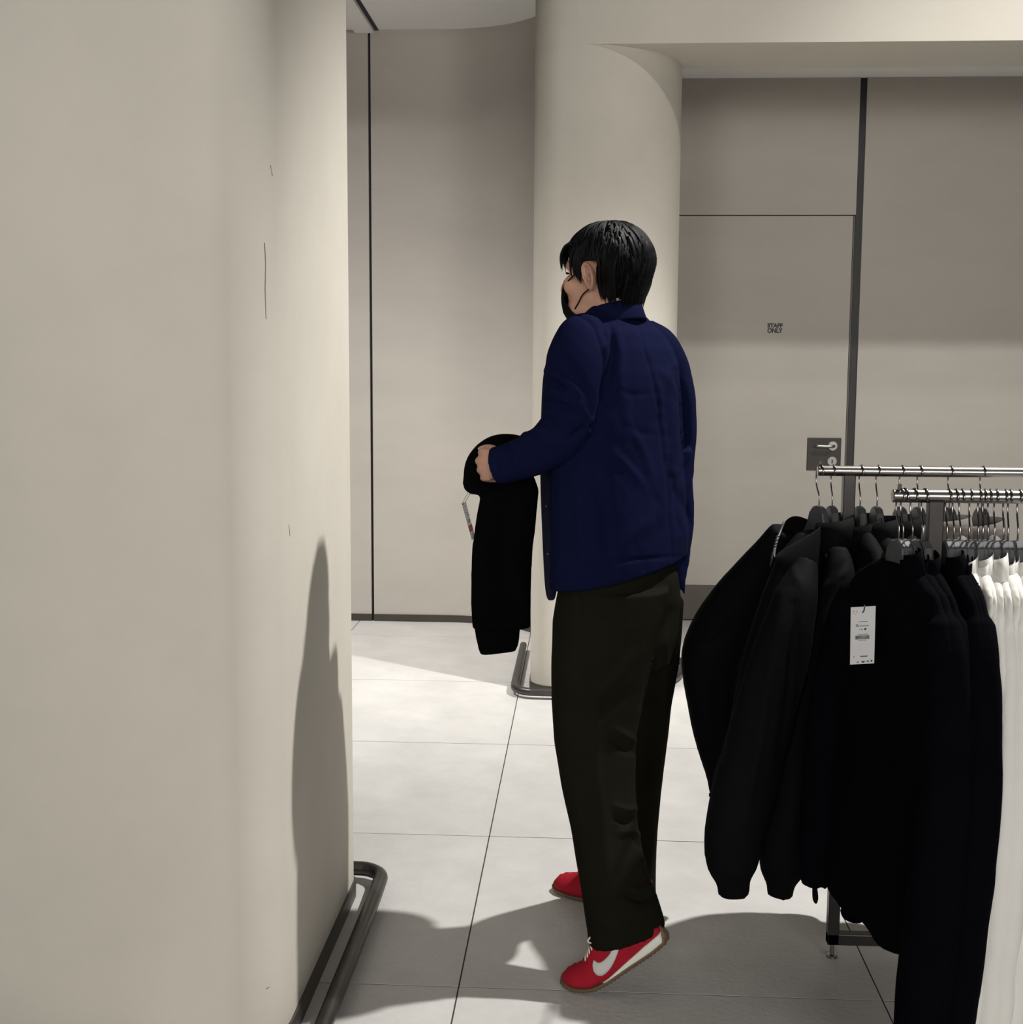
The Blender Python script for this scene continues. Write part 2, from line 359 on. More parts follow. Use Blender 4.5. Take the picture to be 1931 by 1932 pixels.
struct(prism('baseboard_middle', grow(*C2, 0.005), 0, 0.036, M['base']), 'bronze baseboard round the far column')
struct(box('trim_4', -0.053, XB, 5.3455, 5.80, 2.677, HIGH, M['beam']), 'plaster beam running right from the far column')
# hairline cracks near the rounded edge of the near column
def crack(pts, w=0.0012):
    P = [at(x, y, 2.4) for x, y in pts]
    out = []
    for x, y in pts:      # put on the rounded corner by stepping along the view ray
        d = ray(x, y); t = 2.30 / d[1]
        for _ in range(400):
            p = CAM + d * t; cx, cyy = C1[1] - 0.13, C1[2] + 0.13
            inside = (p[0] < cx and p[1] > C1[2]) or (p[0] < C1[1] and p[1] > cyy) or (math.hypot(p[0] - cx, p[1] - cyy) < 0.13)
            if inside: break
            t += 0.001
        out.append((*p, w))
    v, f = tube(out, n=5, k=2); return mesh_obj('crack', v, f, M['grout'], c1o)
crack([(499, 458), (501, 500), (500, 545), (502, 602)], 0.0005)

crack([(510, 312), (512, 322), (514, 331)], 0.0007)
crack([(545, 990), (547, 1012)], 0.0004); crack([(502, 1866), (508, 1862)], 0.0008)

def guard(pts, label, r=0.019):
    v, f = tube([(x, y, z, r) for x, y, z in pts], n=16, k=5, ref=(0, 0, 1)); o = mesh_obj('floor_guard_rail', v, f, M['guard'])
    tag(o, label, 'guard rail'); return o
zg = 0.032; gx = -0.527
P = [(gx, 1.75, zg), (gx, 2.0, zg), (gx, 2.4, zg), (gx, 2.8, zg), (gx, 3.1, zg), (gx - 0.002, 3.235, zg)]
P += [(gx - 0.075 + 0.073 * math.cos(math.radians(a)), 3.262 + 0.073 * math.sin(math.radians(a)), zg) for a in (15, 40, 65, 90)] + [(-0.70, 3.336, zg), (-0.9, 3.336, zg), (-1.3, 3.336, zg)]
guard(P, 'dark steel tube rail on the floor along the near column')
P = [(-0.287, 6.17, 0.03), (-0.287, 6.0, 0.03), (-0.287, 5.7, 0.03), (-0.287, 5.42, 0.03), (-0.285, 5.36, 0.03)] + [(-0.195 + 0.09 * math.cos(math.radians(a)), 5.36 + 0.09 * math.sin(math.radians(a)), 0.03) for a in (200, 225, 250, 270)]
P += [(-0.05, 5.27, 0.03), (0.1, 5.30, 0.03), (0.27, 5.40, 0.03), (0.40, 5.55, 0.03), (0.455, 5.72, 0.03), (0.462, 5.86, 0.03), (0.43, 5.93, 0.03), (0.38, 5.94, 0.03)]
guard(P, 'dark steel tube rail bent round the foot of the far column', 0.017)

# ================================================================== CLOTHES RACK
RB, RF, RZ = 2.957, 2.40, 1.161          # back rail, front rail, rail height
rack = empty('clothes_rack', (0.63, 2.7, 0)); tag(rack, 'double clothes rack of dark metal tube with two rails', 'clothes rack')
def hbar(name, x0, x1, y, z, r, m, parent, n=20):
    R_ = [ring((x, y, z), (0, 1, 0), (0, 0, 1), rr, rr, n) for x, rr in ((x0, r * 0.86), (x0 + 0.002, r), (x1 - 0.002, r), (x1, r * 0.86))]
    v, f = loft(R_); o = mesh_obj(name, v, f, m, parent); o.data.set_sharp_from_angle(angle=math.radians(35)); return o
xb0, xf0 = at(1543, 888, RB)[0], at(1684, 937, RF)[0]
rb = hbar('rail', xb0, 1.95, RB, RZ, 0.0122, M['steel'], rack)
rf = hbar('rail', xf0, 1.95, RF, RZ, 0.0122, M['steel'], rack)
for rr, x, y in ((rb, xb0 + 0.005, RB), (rf, xf0 + 0.010, RF)):
    box('end_stop', x, x + 0.006, y - 0.004, y + 0.004, RZ + 0.010, RZ + 0.022, M['rack'], rr)
xpb, xpf = at(1601, 940, RB)[0], at(1764, 985, RF)[0]
for x, y in ((xpb, RB), (1.85, RB), (xpf, RF), (1.85, RF)):
    box('post', x - 0.0135, x + 0.0135, y - 0.0135, y + 0.0135, 0.035, RZ - 0.008, M['rack'], rack, 0.002)
for y, x in ((RB, xpb), (RF, xpf)):
    box('base_bar', x - 0.0135, 1.8635, y - 0.0135, y + 0.0135, 0.035, 0.062, M['rack'], rack, 0.002)
for x in (1.0, 1.85): box('cross_bar', x, x + 0.02, RF, RB, 0.036, 0.056, M['rack'], rack)
for x, y in ((xpb, RB), (1.85, RB), (xpf, RF), (1.85, RF)):
    v, f = loft([ring((x, y, z), (1, 0, 0), (0, 1, 0), r, r, 14) for z, r in ((0.0, 0.013), (0.006, 0.013), (0.008, 0.005), (0.036, 0.005))]); mesh_obj('levelling_foot', v, f, M['steel'], rack, False)

# ---- hanger: local u = world Y, hump top at z = 0, rail centre at z = 0.078
def hanger_data():
    pts = [(0, 0.0), (0.016, -0.003), (0.028, -0.014), (0.038, -0.040), (0.055, -0.066), (0.085, -0.092), (0.115, -0.110), (0.140, -0.134), (0.145, -0.148), (0.140, -0.156)]
    low = [(0.134, -0.154), (0.11, -0.138), (0.08, -0.122), (0.04, -0.112), (0, -0.108)]
    half = pts + low; prof = half + [(-u, z) for u, z in half[::-1][1:-1]]
    n = len(prof); t = 0.0085; v = []; f = []
    for s, k in ((-1, 0.55), (-1, 1), (1, 1), (1, 0.55)):
        for u, z in prof:
            inset = 0.004 if k < 1 else 0.0
            zc = -0.09; v.append((s * t * (1.0 if k < 1 else 0.62), u * (1 - inset / 0.2), z + (inset if z < zc else -inset) * (1 if abs(u) < 0.2 else 0)))
    order = [0, 1, 2, 3]
    for a in range(3):
        for i in range(n):
            j = (i + 1) % n; f.append((a * n + i, a * n + j, (a + 1) * n + j, (a + 1) * n + i))
    f.append(tuple(range(n))[::-1]); f.append(tuple(range(3 * n, 4 * n)))
    # middle band must be widest: swap so the rim is slightly proud
    return v, f
def hook_data():
    z0 = 0.078; r = 0.0155
    P = [(0, 0, -0.01, 0.0017), (0, 0, 0.012, 0.0017), (0, 0.0025, 0.026, 0.0017), (0, 0.012, 0.042, 0.0017), (0, 0.0160, 0.056, 0.0017), (0, 0.0160, 0.070, 0.0017)]
    P += [(0, r * math.cos(math.radians(a)), z0 + r * math.sin(math.radians(a)), 0.0017) for a in (0, 30, 60, 90, 120, 150, 180, 205)]
    return tube(P, n=8, k=3, ref=(1, 0, 0))
hv, hf = hanger_data(); hang_me = bpy.data.meshes.new('hanger_body'); hang_me.from_pydata(hv, [], hf); hang_me.update()
bm = bmesh.new(); bm.from_mesh(hang_me); bmesh.ops.recalc_face_normals(bm, faces=bm.faces); bm.to_mesh(hang_me); bm.free()
hang_me.materials.append(M['hanger'])
kv, kf = hook_data(); hook_me = bpy.data.meshes.new('hook'); hook_me.from_pydata([tuple(map(float, p)) for p in kv], [], kf); hook_me.update(); hook_me.materials.append(M['chrome'])
hook_me.polygons.foreach_set('use_smooth', [True] * len(hook_me.polygons))
HZ = RZ + 0.0122 + 0.0017 - 0.0155 - 0.078      # hump height when the hook rests on the rail
def hanger(x, y, yaw, label, group, tilt=0.0):
    e = empty('clothes_hanger', (x, y, HZ)); e.rotation_euler = (0, math.radians(tilt), math.radians(yaw)); tag(e, label, 'hanger', group)
    for nm, me in (('hanger_body', hang_me), ('hook', hook_me)):
        o = bpy.data.objects.new(nm, me); COL.objects.link(o); o.parent = e
    return e

# ---- generic hanging top, local frame: u along Y (near side is -Y), thickness along X
def top_parts(half=0.225, body=0.70, hem=0.25, thick=0.035, sl=0.62, sr=0.055, cuff=0.033, lean=0.0, bulge=0.0, sag=0.02):
    P = []
    rows = [(-0.042, 0.052, 0.014), (-0.056, 0.092, 0.018), (-0.080, 0.150, thick * 0.9), (-0.125, half, thick), (-0.30, half * 1.02, thick * 1.1), (-0.5, (half + hem) / 2, thick * 1.2), (-body + 0.05, hem, thick * 1.25), (-body, hem * 0.96, thick)]
    P.append(loft([ring((lean * (-z) ** 1.3 * 0.6, 0, z), (0, 1, 0), (1, 0, 0), a, b, 32, 2.6) for z, a, b in rows]))
    for s in (-1, 1):
        L = sl * (1.0 if s < 0 else 0.89); pts = []
        for t, du, r in ((0, -0.035, sr * 0.72), (0.12, 0.0, sr * 0.95), (0.35, 0.030, sr), (0.6, 0.036, sr * 0.98), (0.85, 0.030, sr * 0.9), (0.95, 0.026, sr * 0.75), (1, 0.026, cuff)):
            z = -0.125 - L * t
            pts.append((lean * (-z) ** 1.3 + bulge * math.sin(math.pi * t), s * (half + du), z, r))
        P.append(tube(pts, n=20, k=4, flat=0.72, ref=(1, 0, 0)))
    return P
def collar_data(r=0.066, h=0.05, spread=0.012, dx=0.0, z=-0.062, lean=-1):
    """open stand collar round the hanger neck; opening faces -X"""
    v = []; f = []; n = 30
    for i in range(n + 1):
        a = math.radians(-150 + 300 * i / n); k = 0.5 + 0.5 * math.cos(a)
        for rr, zz in ((r, z - 0.012), (r + spread * 0.4, z + h * (0.5 + 0.35 * k)), (r + spread * 0.6 + 0.003, z + h * (0.52 + 0.35 * k)), (r + spread * 1.6, z + h * 0.25), (r + spread * 2.0, z - 0.028 - 0.01 * (1 - k)), (r + spread * 1.6, z - 0.030 - 0.01 * (1 - k))):
            v.append((0.62 * rr * math.cos(a) + dx, rr * math.sin(a), zz))
    for i in range(n):
        for j in range(6): f.append((i * 6 + j, i * 6 + (j + 1) % 6, (i + 1) * 6 + (j + 1) % 6, (i + 1) * 6 + j))
    f.append(tuple(range(6))); f.append(tuple(range(n * 6, n * 6 + 6)))
    return v, f
def build_top(seed, **kw):
    me = fuse(top_parts(**kw), 0.008, 8)
    c, n = coords(me); r = np.random.default_rng(seed)
    d = np.zeros(len(c))
    for i in range(6):      # hanging folds run down the cloth
        k = 14 + 40 * r.random(); d += np.sin(c[:, 1] * k + r.random() * 6 + c[:, 2] * (1.5 + 3 * r.random())) * r.uniform(0.4, 1)
    amp = 0.0022 * np.clip((-c[:, 2] - 0.12) / 0.3, 0, 1.3)
    put(me, c + n * (d * amp)[:, None]); ripple(me, 0.0012, 45, seed + 9)
    return me
cv, cf = collar_data()
_collar_cache = {}
def collar_mesh(m):
    if m.name not in _collar_cache:
        me = bpy.data.meshes.new('collar'); me.from_pydata([tuple(map(float, p)) for p in cv], [], cf); me.update()
        b2 = bmesh.new(); b2.from_mesh(me); bmesh.ops.recalc_face_normals(b2, faces=b2.faces); b2.to_mesh(me); b2.free()
        me.materials.append(m); me.polygons.foreach_set('use_smooth', [True] * len(me.polygons)); _collar_cache[m.name] = me
    return _collar_cache[m.name]
def place_top(name, me, m, x, y, yaw, label, cat, group, collar=True, cx=1.0):
    e = empty(name, (x, y, HZ)); e.rotation_euler = (0, 0, math.radians(yaw)); tag(e, label, cat, group)
    if not me.materials: me.materials.append(m); me.polygons.foreach_set('use_smooth', [True] * len(me.polygons))
    o = bpy.data.objects.new('body', me); COL.objects.link(o); o.parent = e
    if collar:
        o2 = bpy.data.objects.new('collar', collar_mesh(m)); COL.objects.link(o2); o2.parent = e
        o2.scale = (cx * random.uniform(0.9, 1.1), random.uniform(0.85, 1.1), random.uniform(0.8, 1.2)); o2.rotation_euler = (random.uniform(-0.10, 0.10), random.uniform(-0.05, 0.05), random.uniform(-0.05, 0.05))
    return e

knit_a = build_top(1, half=0.200, body=0.75, hem=0.210, thick=0.020, sl=0.72, sr=0.048, lean=-0.07, cuff=0.034)
knit_b = build_top(2, half=0.190, body=0.78, hem=0.205, thick=0.016, sl=0.80, sr=0.044, lean=-0.04)
shirt_a = build_top(3, half=0.165, body=0.80, hem=0.175, thick=0.013, sl=0.84, sr=0.034, lean=-0.03, cuff=0.028)
shirt_b = build_top(4, half=0.160, body=0.80, hem=0.170, thick=0.013, sl=0.82, sr=0.034, lean=-0.02, cuff=0.028)
jack_a = build_top(5, half=0.225, body=0.80, hem=0.245, thick=0.034, sl=0.84, sr=0.068, lean=-0.12, cuff=0.036)
jack_b = build_top(6, half=0.215, body=0.84, hem=0.235, thick=0.030, sl=0.74, sr=0.058, lean=-0.02, cuff=0.036)
stripe = build_top(8, half=0.20, body=0.62, hem=0.21, thick=0.025, sl=0.5, sr=0.05)

# front rail
ordn = ['first', 'second', 'third', 'fourth', 'fifth', 'sixth', 'seventh', 'eighth', 'ninth', 'tenth', 'eleventh', 'twelfth', 'thirteenth', 'fourteenth', 'fifteenth']
fx = [1700, 1708, 1726, 1746, 1791, 1804, 1816, 1833, 1850, 1859, 1869, 1881, 1898, 1907, 1925]
for i, px in enumerate(fx):
    x = at(px, 937, RF)[0]; yaw = [14, 11, 9, 7, 4, 2, 0, -8, -6, -7, -6, -5, -6, -6, -5][i]
    hanger(x, RF, yaw, ('dark grey hanger, %s from the free end of the front rail' % ordn[i]), 'hangers on the front rail')
    if i < 7:
        place_top('knit_top', knit_a if i < 3 else knit_b, M['navyblack'], x, RF, yaw, 'black knit top, %s garment from the free end of the front rail' % ordn[i], 'knit top', 'black tops on the front rail', cx=0.4)
    else:
        place_top('white_shirt', shirt_a if i % 2 else shirt_b, M['white'], x, RF, yaw, 'white collared top, %s garment from the free end of the front rail' % ordn[i], 'shirt', 'white tops on the front rail', cx=0.34)
# back rail
bx_ = [1548, 1573, 1626, 1658, 1703, 1737, 1795, 1856]
for i, px in enumerate(bx_):
    x = at(px, 888, RB)[0]; yaw = [20, 6, 4, 4, 5, 6, 4, 5][i]
    hanger(x, RB, yaw, 'dark grey hanger, %s from the free end of the back rail' % ordn[i], 'hangers on the back rail')
    if i in (2, 3, 4):
        place_top('nylon_jacket', jack_b, M['nylon'], x, RB, yaw, 'black nylon jacket, %s garment from the free end of the back rail' % ordn[i], 'jacket', 'black jackets on the back rail')
    elif i > 4:
        place_top('striped_top', stripe, M['grey_stripe'], x, RB, yaw, 'grey striped top, %s garment from the free end of the back rail' % ordn[i], 'striped top', 'striped tops on the back rail')

# leftmost jacket with its far sleeve swung out
jk = empty('nylon_jacket', (at(1530, 1000, RB)[0], RB, 0.3)); tag(jk, 'black jacket at the rail end with open collar and far sleeve swung out', 'jacket')
parts = [
    ptube([(1480, 1000, 3.04, 26), (1432, 1078, 3.10, 44), (1378, 1160, 3.15, 58), (1347, 1238, 3.18, 62), (1349, 1330, 3.19, 52), (1356, 1420, 3.19, 38), (1356, 1466, 3.19, 24), (1353, 1500, 3.19, 15)], flat=0.8, ref=(0, 1, 0)),
    ptube([(1522, 1060, 2.82, 24), (1502, 1130, 2.77, 42), (1474, 1240, 2.74, 56), (1442, 1350, 2.72, 60), (1408, 1480, 2.72, 64), (1386, 1570, 2.72, 58), (1382, 1630, 2.72, 52), (1384, 1665, 2.72, 34), (1386, 1690, 2.72, 32)], flat=0.9),
    loft([slab_ring(*r, 2.95, 55, 0.35) for r in ((1500, 1000, 1560, 1000), (1462, 1040, 1562, 1040), (1430, 1110, 1565, 1110), (1395, 1220, 1570, 1220), (1370, 1340, 1575, 1340), (1372, 1460, 1575, 1460), (1380, 1540, 1575, 1560))]),
]
me = fuse(parts, 0.008, 6)
folds(me, [([(1478, 1120), (1455, 1260), (1430, 1420), (1405, 1560)], 9, 0.006), ([(1500, 1140), (1490, 1300), (1470, 1450)], 9, -0.008), ([(1515, 1110), (1500, 1085), (1495, 1065)], 7, 0.004),
           ([(1440, 1060), (1380, 1150), (1325, 1215)], 8, 0.004), ([(1310, 1210), (1340, 1215), (1375, 1190)], 6, -0.006), ([(1360, 1250), (1350, 1350), (1360, 1440)], 10, -0.006)])
ripple(me, 0.0018, 30, 3)
link('body', me, M['nylon'], jk)
jk2 = empty('nylon_jacket', (at(1575, 1000, RB)[0], RB, 0.3)); tag(jk2, 'black nylon jacket second on the back rail, its near cuff hanging low', 'jacket')
parts = [
    ptube([(1582, 1035, 2.86, 20), (1585, 1090, 2.82, 32), (1568, 1200, 2.78, 46), (1545, 1330, 2.76, 54), (1515, 1470, 2.75, 58), (1486, 1580, 2.75, 53), (1477, 1640, 2.75, 45), (1474, 1668, 2.75, 30), (1472, 1693, 2.75, 26)], flat=0.8),
    ptube([(1568, 1010, 3.06, 18), (1560, 1070, 3.12, 32), (1556, 1200, 3.16, 40), (1560, 1350, 3.17, 38), (1566, 1480, 3.17, 28)], flat=0.8),
    loft([slab_ring(*r, 2.96, 60, 0.28) for r in ((1556, 1008, 1600, 1008), (1552, 1030, 1612, 1030), (1545, 1080, 1620, 1080), (1538, 1200, 1625, 1200), (1535, 1340, 1630, 1340), (1540, 1480, 1630, 1480), (1548, 1610, 1632, 1640))]),
]
me = fuse(parts, 0.008, 6)
folds(me, [([(1590, 1060), (1575, 1075), (1560, 1095)], 6, -0.006), ([(1597, 1075), (1582, 1090), (1570, 1110)], 6, 0.005), ([(1560, 1180), (1540, 1320), (1510, 1460)], 10, 0.006), ([(1590, 1180), (1575, 1320), (1550, 1470)], 10, -0.006)])
ripple(me, 0.0018, 30, 4); link('body', me, M['nylon'], jk2)
o2 = bpy.data.objects.new('collar', collar_mesh(M['nylon'])); COL.objects.link(o2); o2.parent = jk2; o2.matrix_parent_inverse = jk2.matrix_basis.inverted(); o2.location = (at(1573, 888, RB)[0], RB, HZ)
def sheet(name, rows, m, parent, th=0.004):
    """thin curved cloth: rows of pixel points (px,py,Y)"""
    A = np.array([[at(*p) for p in r] for r in rows]); a, b, _ = A.shape
    V = A.reshape(-1, 3); f = [(i * b + j, i * b + j + 1, (i + 1) * b + j + 1, (i + 1) * b + j) for i in range(a - 1) for j in range(b - 1)]
    o = mesh_obj(name, V, f, m, parent); s = o.modifiers.new('thick', 'SOLIDIFY'); s.thickness = th; s.offset = 0
    u = o.modifiers.new('sub', 'SUBSURF'); u.levels = 2; u.render_levels = 2; return o
# stand collar: far side, back, near flap
sheet('collar', [[(1470, 1012, 3.00), (1474, 995, 3.02), (1490, 972, 3.04), (1512, 972, 3.03), (1535, 985, 3.0), (1552, 985, 2.94), (1553, 990, 2.90), (1520, 1012, 2.84), (1488, 1028, 2.80), (1465, 1045, 2.79)],
                 [(1462, 1035, 3.01), (1466, 1012, 3.04), (1480, 985, 3.06), (1512, 1000, 3.05), (1537, 1010, 3.02), (1556, 1010, 2.95), (1558, 1020, 2.89), (1530, 1048, 2.83), (1495, 1055, 2.79), (1462, 1050, 2.78)],
                 [(1458, 1060, 3.02), (1462, 1030, 3.05), (1478, 1002, 3.07), (1512, 1030, 3.06), (1540, 1050, 3.03), (1556, 1060, 2.96), (1556, 1080, 2.89), (1535, 1090, 2.83), (1497, 1075, 2.79), (1460, 1056, 2.78)]], M['nylon'], jk)
v, f = tube([(*at(x, y, Y), 0.003) for x, y, Y in ((1480, 985, 3.0), (1473, 1003, 2.98), (1466, 1022, 2.95), (1462, 1040, 2.90), (1461, 1052, 2.86))], n=8, k=6)
z_ = mesh_obj('zip', v, f, M['hanger'], jk)
for k in range(7):
    p = at(1468 - k * 1.6, 1012 + k * 6.2, 2.955 - 0.012 * k); v, f = ellipsoid(p, np.eye(3), (0.004, 0.003, 0.0025), 8, 6); mesh_obj('zip_tooth', v, f, M['hanger'], jk)
p = at(1458, 1046, 2.85); v, f = tube([(*p, 0.003), (*(p + [0, 0, -0.012]), 0.004), (*(p + [-0.004, 0, -0.026]), 0.002)], n=8); mesh_obj('zip_pull', v, f, M['rack'], jk)
# toggles and drawcords hanging under the jackets
for (x, y0, y1, Y) in ((1539, 1600, 1704, 2.74), (1556, 1610, 1676, 2.78), (1343, 1495, 1510, 3.19)):
    v, f = tube([(*at(x, y0, Y), 0.004), (*at(x - 2, (y0 + y1) / 2, Y), 0.004), (*at(x, y1 - 12, Y), 0.0065), (*at(x + 1, y1, Y), 0.003)], n=8); mesh_obj('drawcord', v, f, M['nylon'], jk)

# swing tag on the first black knit top
tgY = 2.26
tg = empty('price_tag', at(1628, 1199, tgY)); tag(tg, 'white price tag with barcode hanging on the black knit top', 'price tag')
q = [at(1606, 1146, tgY), at(1653, 1143.5, tgY - 0.003), at(1650, 1251.5, tgY), at(1604.5, 1254, tgY)]
nrm = np.cross(q[1] - q[0], q[3] - q[0]); nrm /= np.linalg.norm(nrm)
if nrm @ (CAM - q[0]) < 0: nrm = -nrm
v = list(q) + [p - nrm * 0.0007 for p in q]
mesh_obj('card', v, [(0, 1, 2, 3), (7, 6, 5, 4), (0, 4, 5, 1), (1, 5, 6, 2), (2, 6, 7, 3), (3, 7, 4, 0)], M['card'], tg, False)
def on_tag(u, w): return (q[0] * (1 - u) + q[1] * u) * (1 - w) + (q[3] * (1 - u) + q[2] * u) * w + nrm * 0.0003
def marks(name, rects, m, parent, fn):
    V, Fs = [], []
    for u0, u1, w0, w1 in rects:
        b = len(V); V += [fn(u0, w0), fn(u1, w0), fn(u1, w1), fn(u0, w1)]; Fs.append((b, b + 1, b + 2, b + 3))
    o = mesh_obj(name, V, Fs, m, parent, False); o['kind'] = 'stuff'; return o
bars = []; u = 0.20
while u < 0.78:
    w = random.choice([0.008, 0.014, 0.02]); bars.append((u, u + w, 0.50, 0.565)); u += w + random.choice([0.007, 0.012])
marks('barcode', bars, M['ink'], tg, on_tag)
marks('print', [(0.33, 0.68, 0.255, 0.263), (0.30, 0.72, 0.478, 0.486), (0.32, 0.66, 0.580, 0.586), (0.56, 0.64, 0.372, 0.410), (0.36, 0.40, 0.385, 0.398), (0.43, 0.49, 0.385, 0.398), (0.42, 0.72, 0.855, 0.875), (0.28, 0.36, 0.955, 0.972), (0.48, 0.60, 0.945, 0.978), (0.68, 0.78, 0.945, 0.965), (0.85, 0.92, 0.935, 0.970)] +
      [(0.37 + 0.075 * k, 0.42 + 0.075 * k, 0.322, 0.340) for k in range(5)], M['ink'], tg, on_tag)
marks('logo', [(0.10, 0.14, 0.055, 0.10), (0.23, 0.27, 0.055, 0.10), (0.15, 0.22, 0.115, 0.13), (0.13, 0.19, 0.855, 0.885)], M['pink'], tg, on_tag)
def tag_text(s, u, w, h, wd):
    cu = bpy.data.curves.new('t', 'FONT'); cu.body = s; cu.offset = 0.02
    o = bpy.data.objects.new('t', cu); COL.objects.link(o); bpy.context.view_layer.update()
    me = bpy.data.meshes.new_from_object(o.evaluated_get(bpy.context.evaluated_depsgraph_get())); bpy.data.objects.remove(o)
    p, _ = coords(me); lo, hi = p.min(0), p.max(0)
    put(me, np.array([on_tag(u + (a[0] - lo[0]) / (hi[0] - lo[0]) * wd, w + h - (a[1] - lo[1]) / (hi[1] - lo[1]) * h) for a in p])); link('size_lettering', me, M['ink'], tg, False)
tag_text('XL', 0.21, 0.300, 0.045, 0.13)
v, f = tube([(*at(1632, 1142, tgY), 0.0011), (*(at(1631, 1150, tgY) + nrm * 0.003), 0.0011), (*(at(1628, 1156, tgY) + nrm * 0.001), 0.0011)], n=6); mesh_obj('loop', v, f, M['ink'], tg)

# ================================================================== PERSON
per = empty('person', (0.12, 3.0, 0)); tag(per, 'person in navy jacket, dark wide trousers and black face mask, walking left', 'person')
# ---- head frame
HC = at(1143, 520, 3.03); ph = math.radians(30)
HF = np.array([-math.cos(ph), math.sin(ph), 0]); HL = np.array([-math.sin(ph), -math.cos(ph), 0]); UP = np.array([0, 0, 1.0]); AX = (HF, HL, UP)
def hd(f, l, z): return HC + f * HF + l * HL + z * UP
body = []
body.append(ellipsoid(hd(-0.008, 0, 0.030), AX, (0.096, 0.076, 0.086), 28, 20))
body.append(ellipsoid(hd(0.030, 0, -0.030), AX, (0.064, 0.062, 0.085), 24, 18))
body.append(ellipsoid(hd(0.040, 0, -0.074), AX, (0.054, 0.057, 0.038)))
body.append(ellipsoid(hd(0.068, 0, -0.095), AX, (0.024, 0.028, 0.018)))
body.append(tube([(*hd(0.086, 0, 0.008), 0.008), (*hd(0.098, 0, -0.012), 0.011), (*hd(0.106, 0, -0.030), 0.014), (*hd(0.092, 0, -0.042), 0.010)], n=14, ref=HL))
for s in (-1, 1): body.append(ellipsoid(hd(0.064, s * 0.037, -0.022), AX, (0.024, 0.024, 0.026))); body.append(ellipsoid(hd(0.060, s * 0.030, 0.024), AX, (0.026, 0.026, 0.020)))       # cheekbones
body.append(ellipsoid(hd(0.085, 0, -0.066), AX, (0.012, 0.024, 0.010)))                                   # mouth
body.append(tube([(*hd(-0.015, 0, -0.03), 0.058), (*hd(-0.025, 0, -0.075), 0.056), (*hd(-0.032, 0, -0.100), 0.049), (*hd(-0.028, 0, -0.130), 0.034)], n=24, k=3))
# torso, arms, legs under the clothes
body.append(loft([slab_ring(*r, 3.02, 57, 0.62) for r in ((1135, 612, 1200, 612), (1105, 660, 1235, 660), (1100, 800, 1245, 800), (1100, 950, 1250, 950), (1105, 1100, 1248, 1100), (1120, 1180, 1240, 1180))]))
ARM = [(1108, 640, 2.90, 30), (1090, 700, 2.87, 34), (1080, 780, 2.86, 32), (1055, 835, 2.87, 30), (1005, 862, 2.89, 26), (960, 876, 2.905, 21), (938, 879, 2.91, 19)]
body.append(ptube(ARM)); body.append(ptube([(1235, 660, 3.12, 34), (1255, 760, 3.19, 34), (1235, 880, 3.24, 30), (1110, 890, 3.25, 22), (1010, 867, 3.18, 17), (975, 868, 3.14, 17)]))
body.append(ptube([(1150, 1130, 2.98, 56), (1130, 1300, 2.94, 42), (1128, 1450, 2.90, 34), (1148, 1600, 2.85, 28), (1172, 1720, 2.80, 24), (1182, 1775, 2.79, 24)]))
body.append(ptube([(1230, 1150, 3.10, 40), (1215, 1300, 3.18, 34), (1198, 1450, 3.21, 30), (1182, 1600, 3.24, 26), (1176, 1690, 3.24, 22)]))
# left hand, a fist with the back of the hand to the camera; fingers wrap behind the cloth
body.append(ptube([(944, 878, 2.91, 22), (934, 877, 2.905, 28), (925, 875, 2.905, 31), (919, 873, 2.915, 28)], flat=0.45, ref=(0.25, 1, 0), k=3))
for k, (y, x, r, ln) in enumerate(((852, 915, 7.9, 1.0), (868.5, 910, 8.3, 1.06), (885, 912.5, 7.9, 1.0), (900, 918, 7.0, 0.82))):
    body.append(ptube([(x + 8, y + 1, 2.905, r), (x, y, 2.91, r + 0.6), (x - 5, y + 1, 2.93, r), (x - 5, y + 2, 2.93 + 0.022 * ln, r * 0.95), (x + 2, y + 4, 2.93 + 0.042 * ln, r * 0.9), (x + 16, y + 5, 2.93 + 0.045 * ln, r * 0.82), (x + 24, y + 5, 2.93 + 0.040 * ln, r * 0.55)], n=14, k=3))
body.append(ptube([(944, 862, 2.93, 10), (932, 850, 2.945, 10), (920, 847, 2.965, 9.5), (908, 850, 2.975, 8.5), (903, 853, 2.975, 5)], n=14, k=3))
# right hand under the folded cloth
body.append(ptube([(985, 868, 3.15, 16), (968, 874, 3.12, 24), (950, 880, 3.10, 26)], flat=0.5, ref=(0, 0.3, 1), k=3))
for k in range(4): body.append(ptube([(960, 864 + 11 * k, 3.115, 8), (940, 866 + 11 * k, 3.09, 8), (930, 868 + 11 * k, 3.07, 7.5), (926, 873 + 10 * k, 3.05, 6.5)], n=12, k=3))
body.append(ptube([(978, 862, 3.13, 9), (962, 854, 3.09, 8.5), (948, 855, 3.06, 7.5)], n=12, k=3))
bme = fuse(body, 0.0038, 3)
bo = link('body', bme, M['skin'], per)
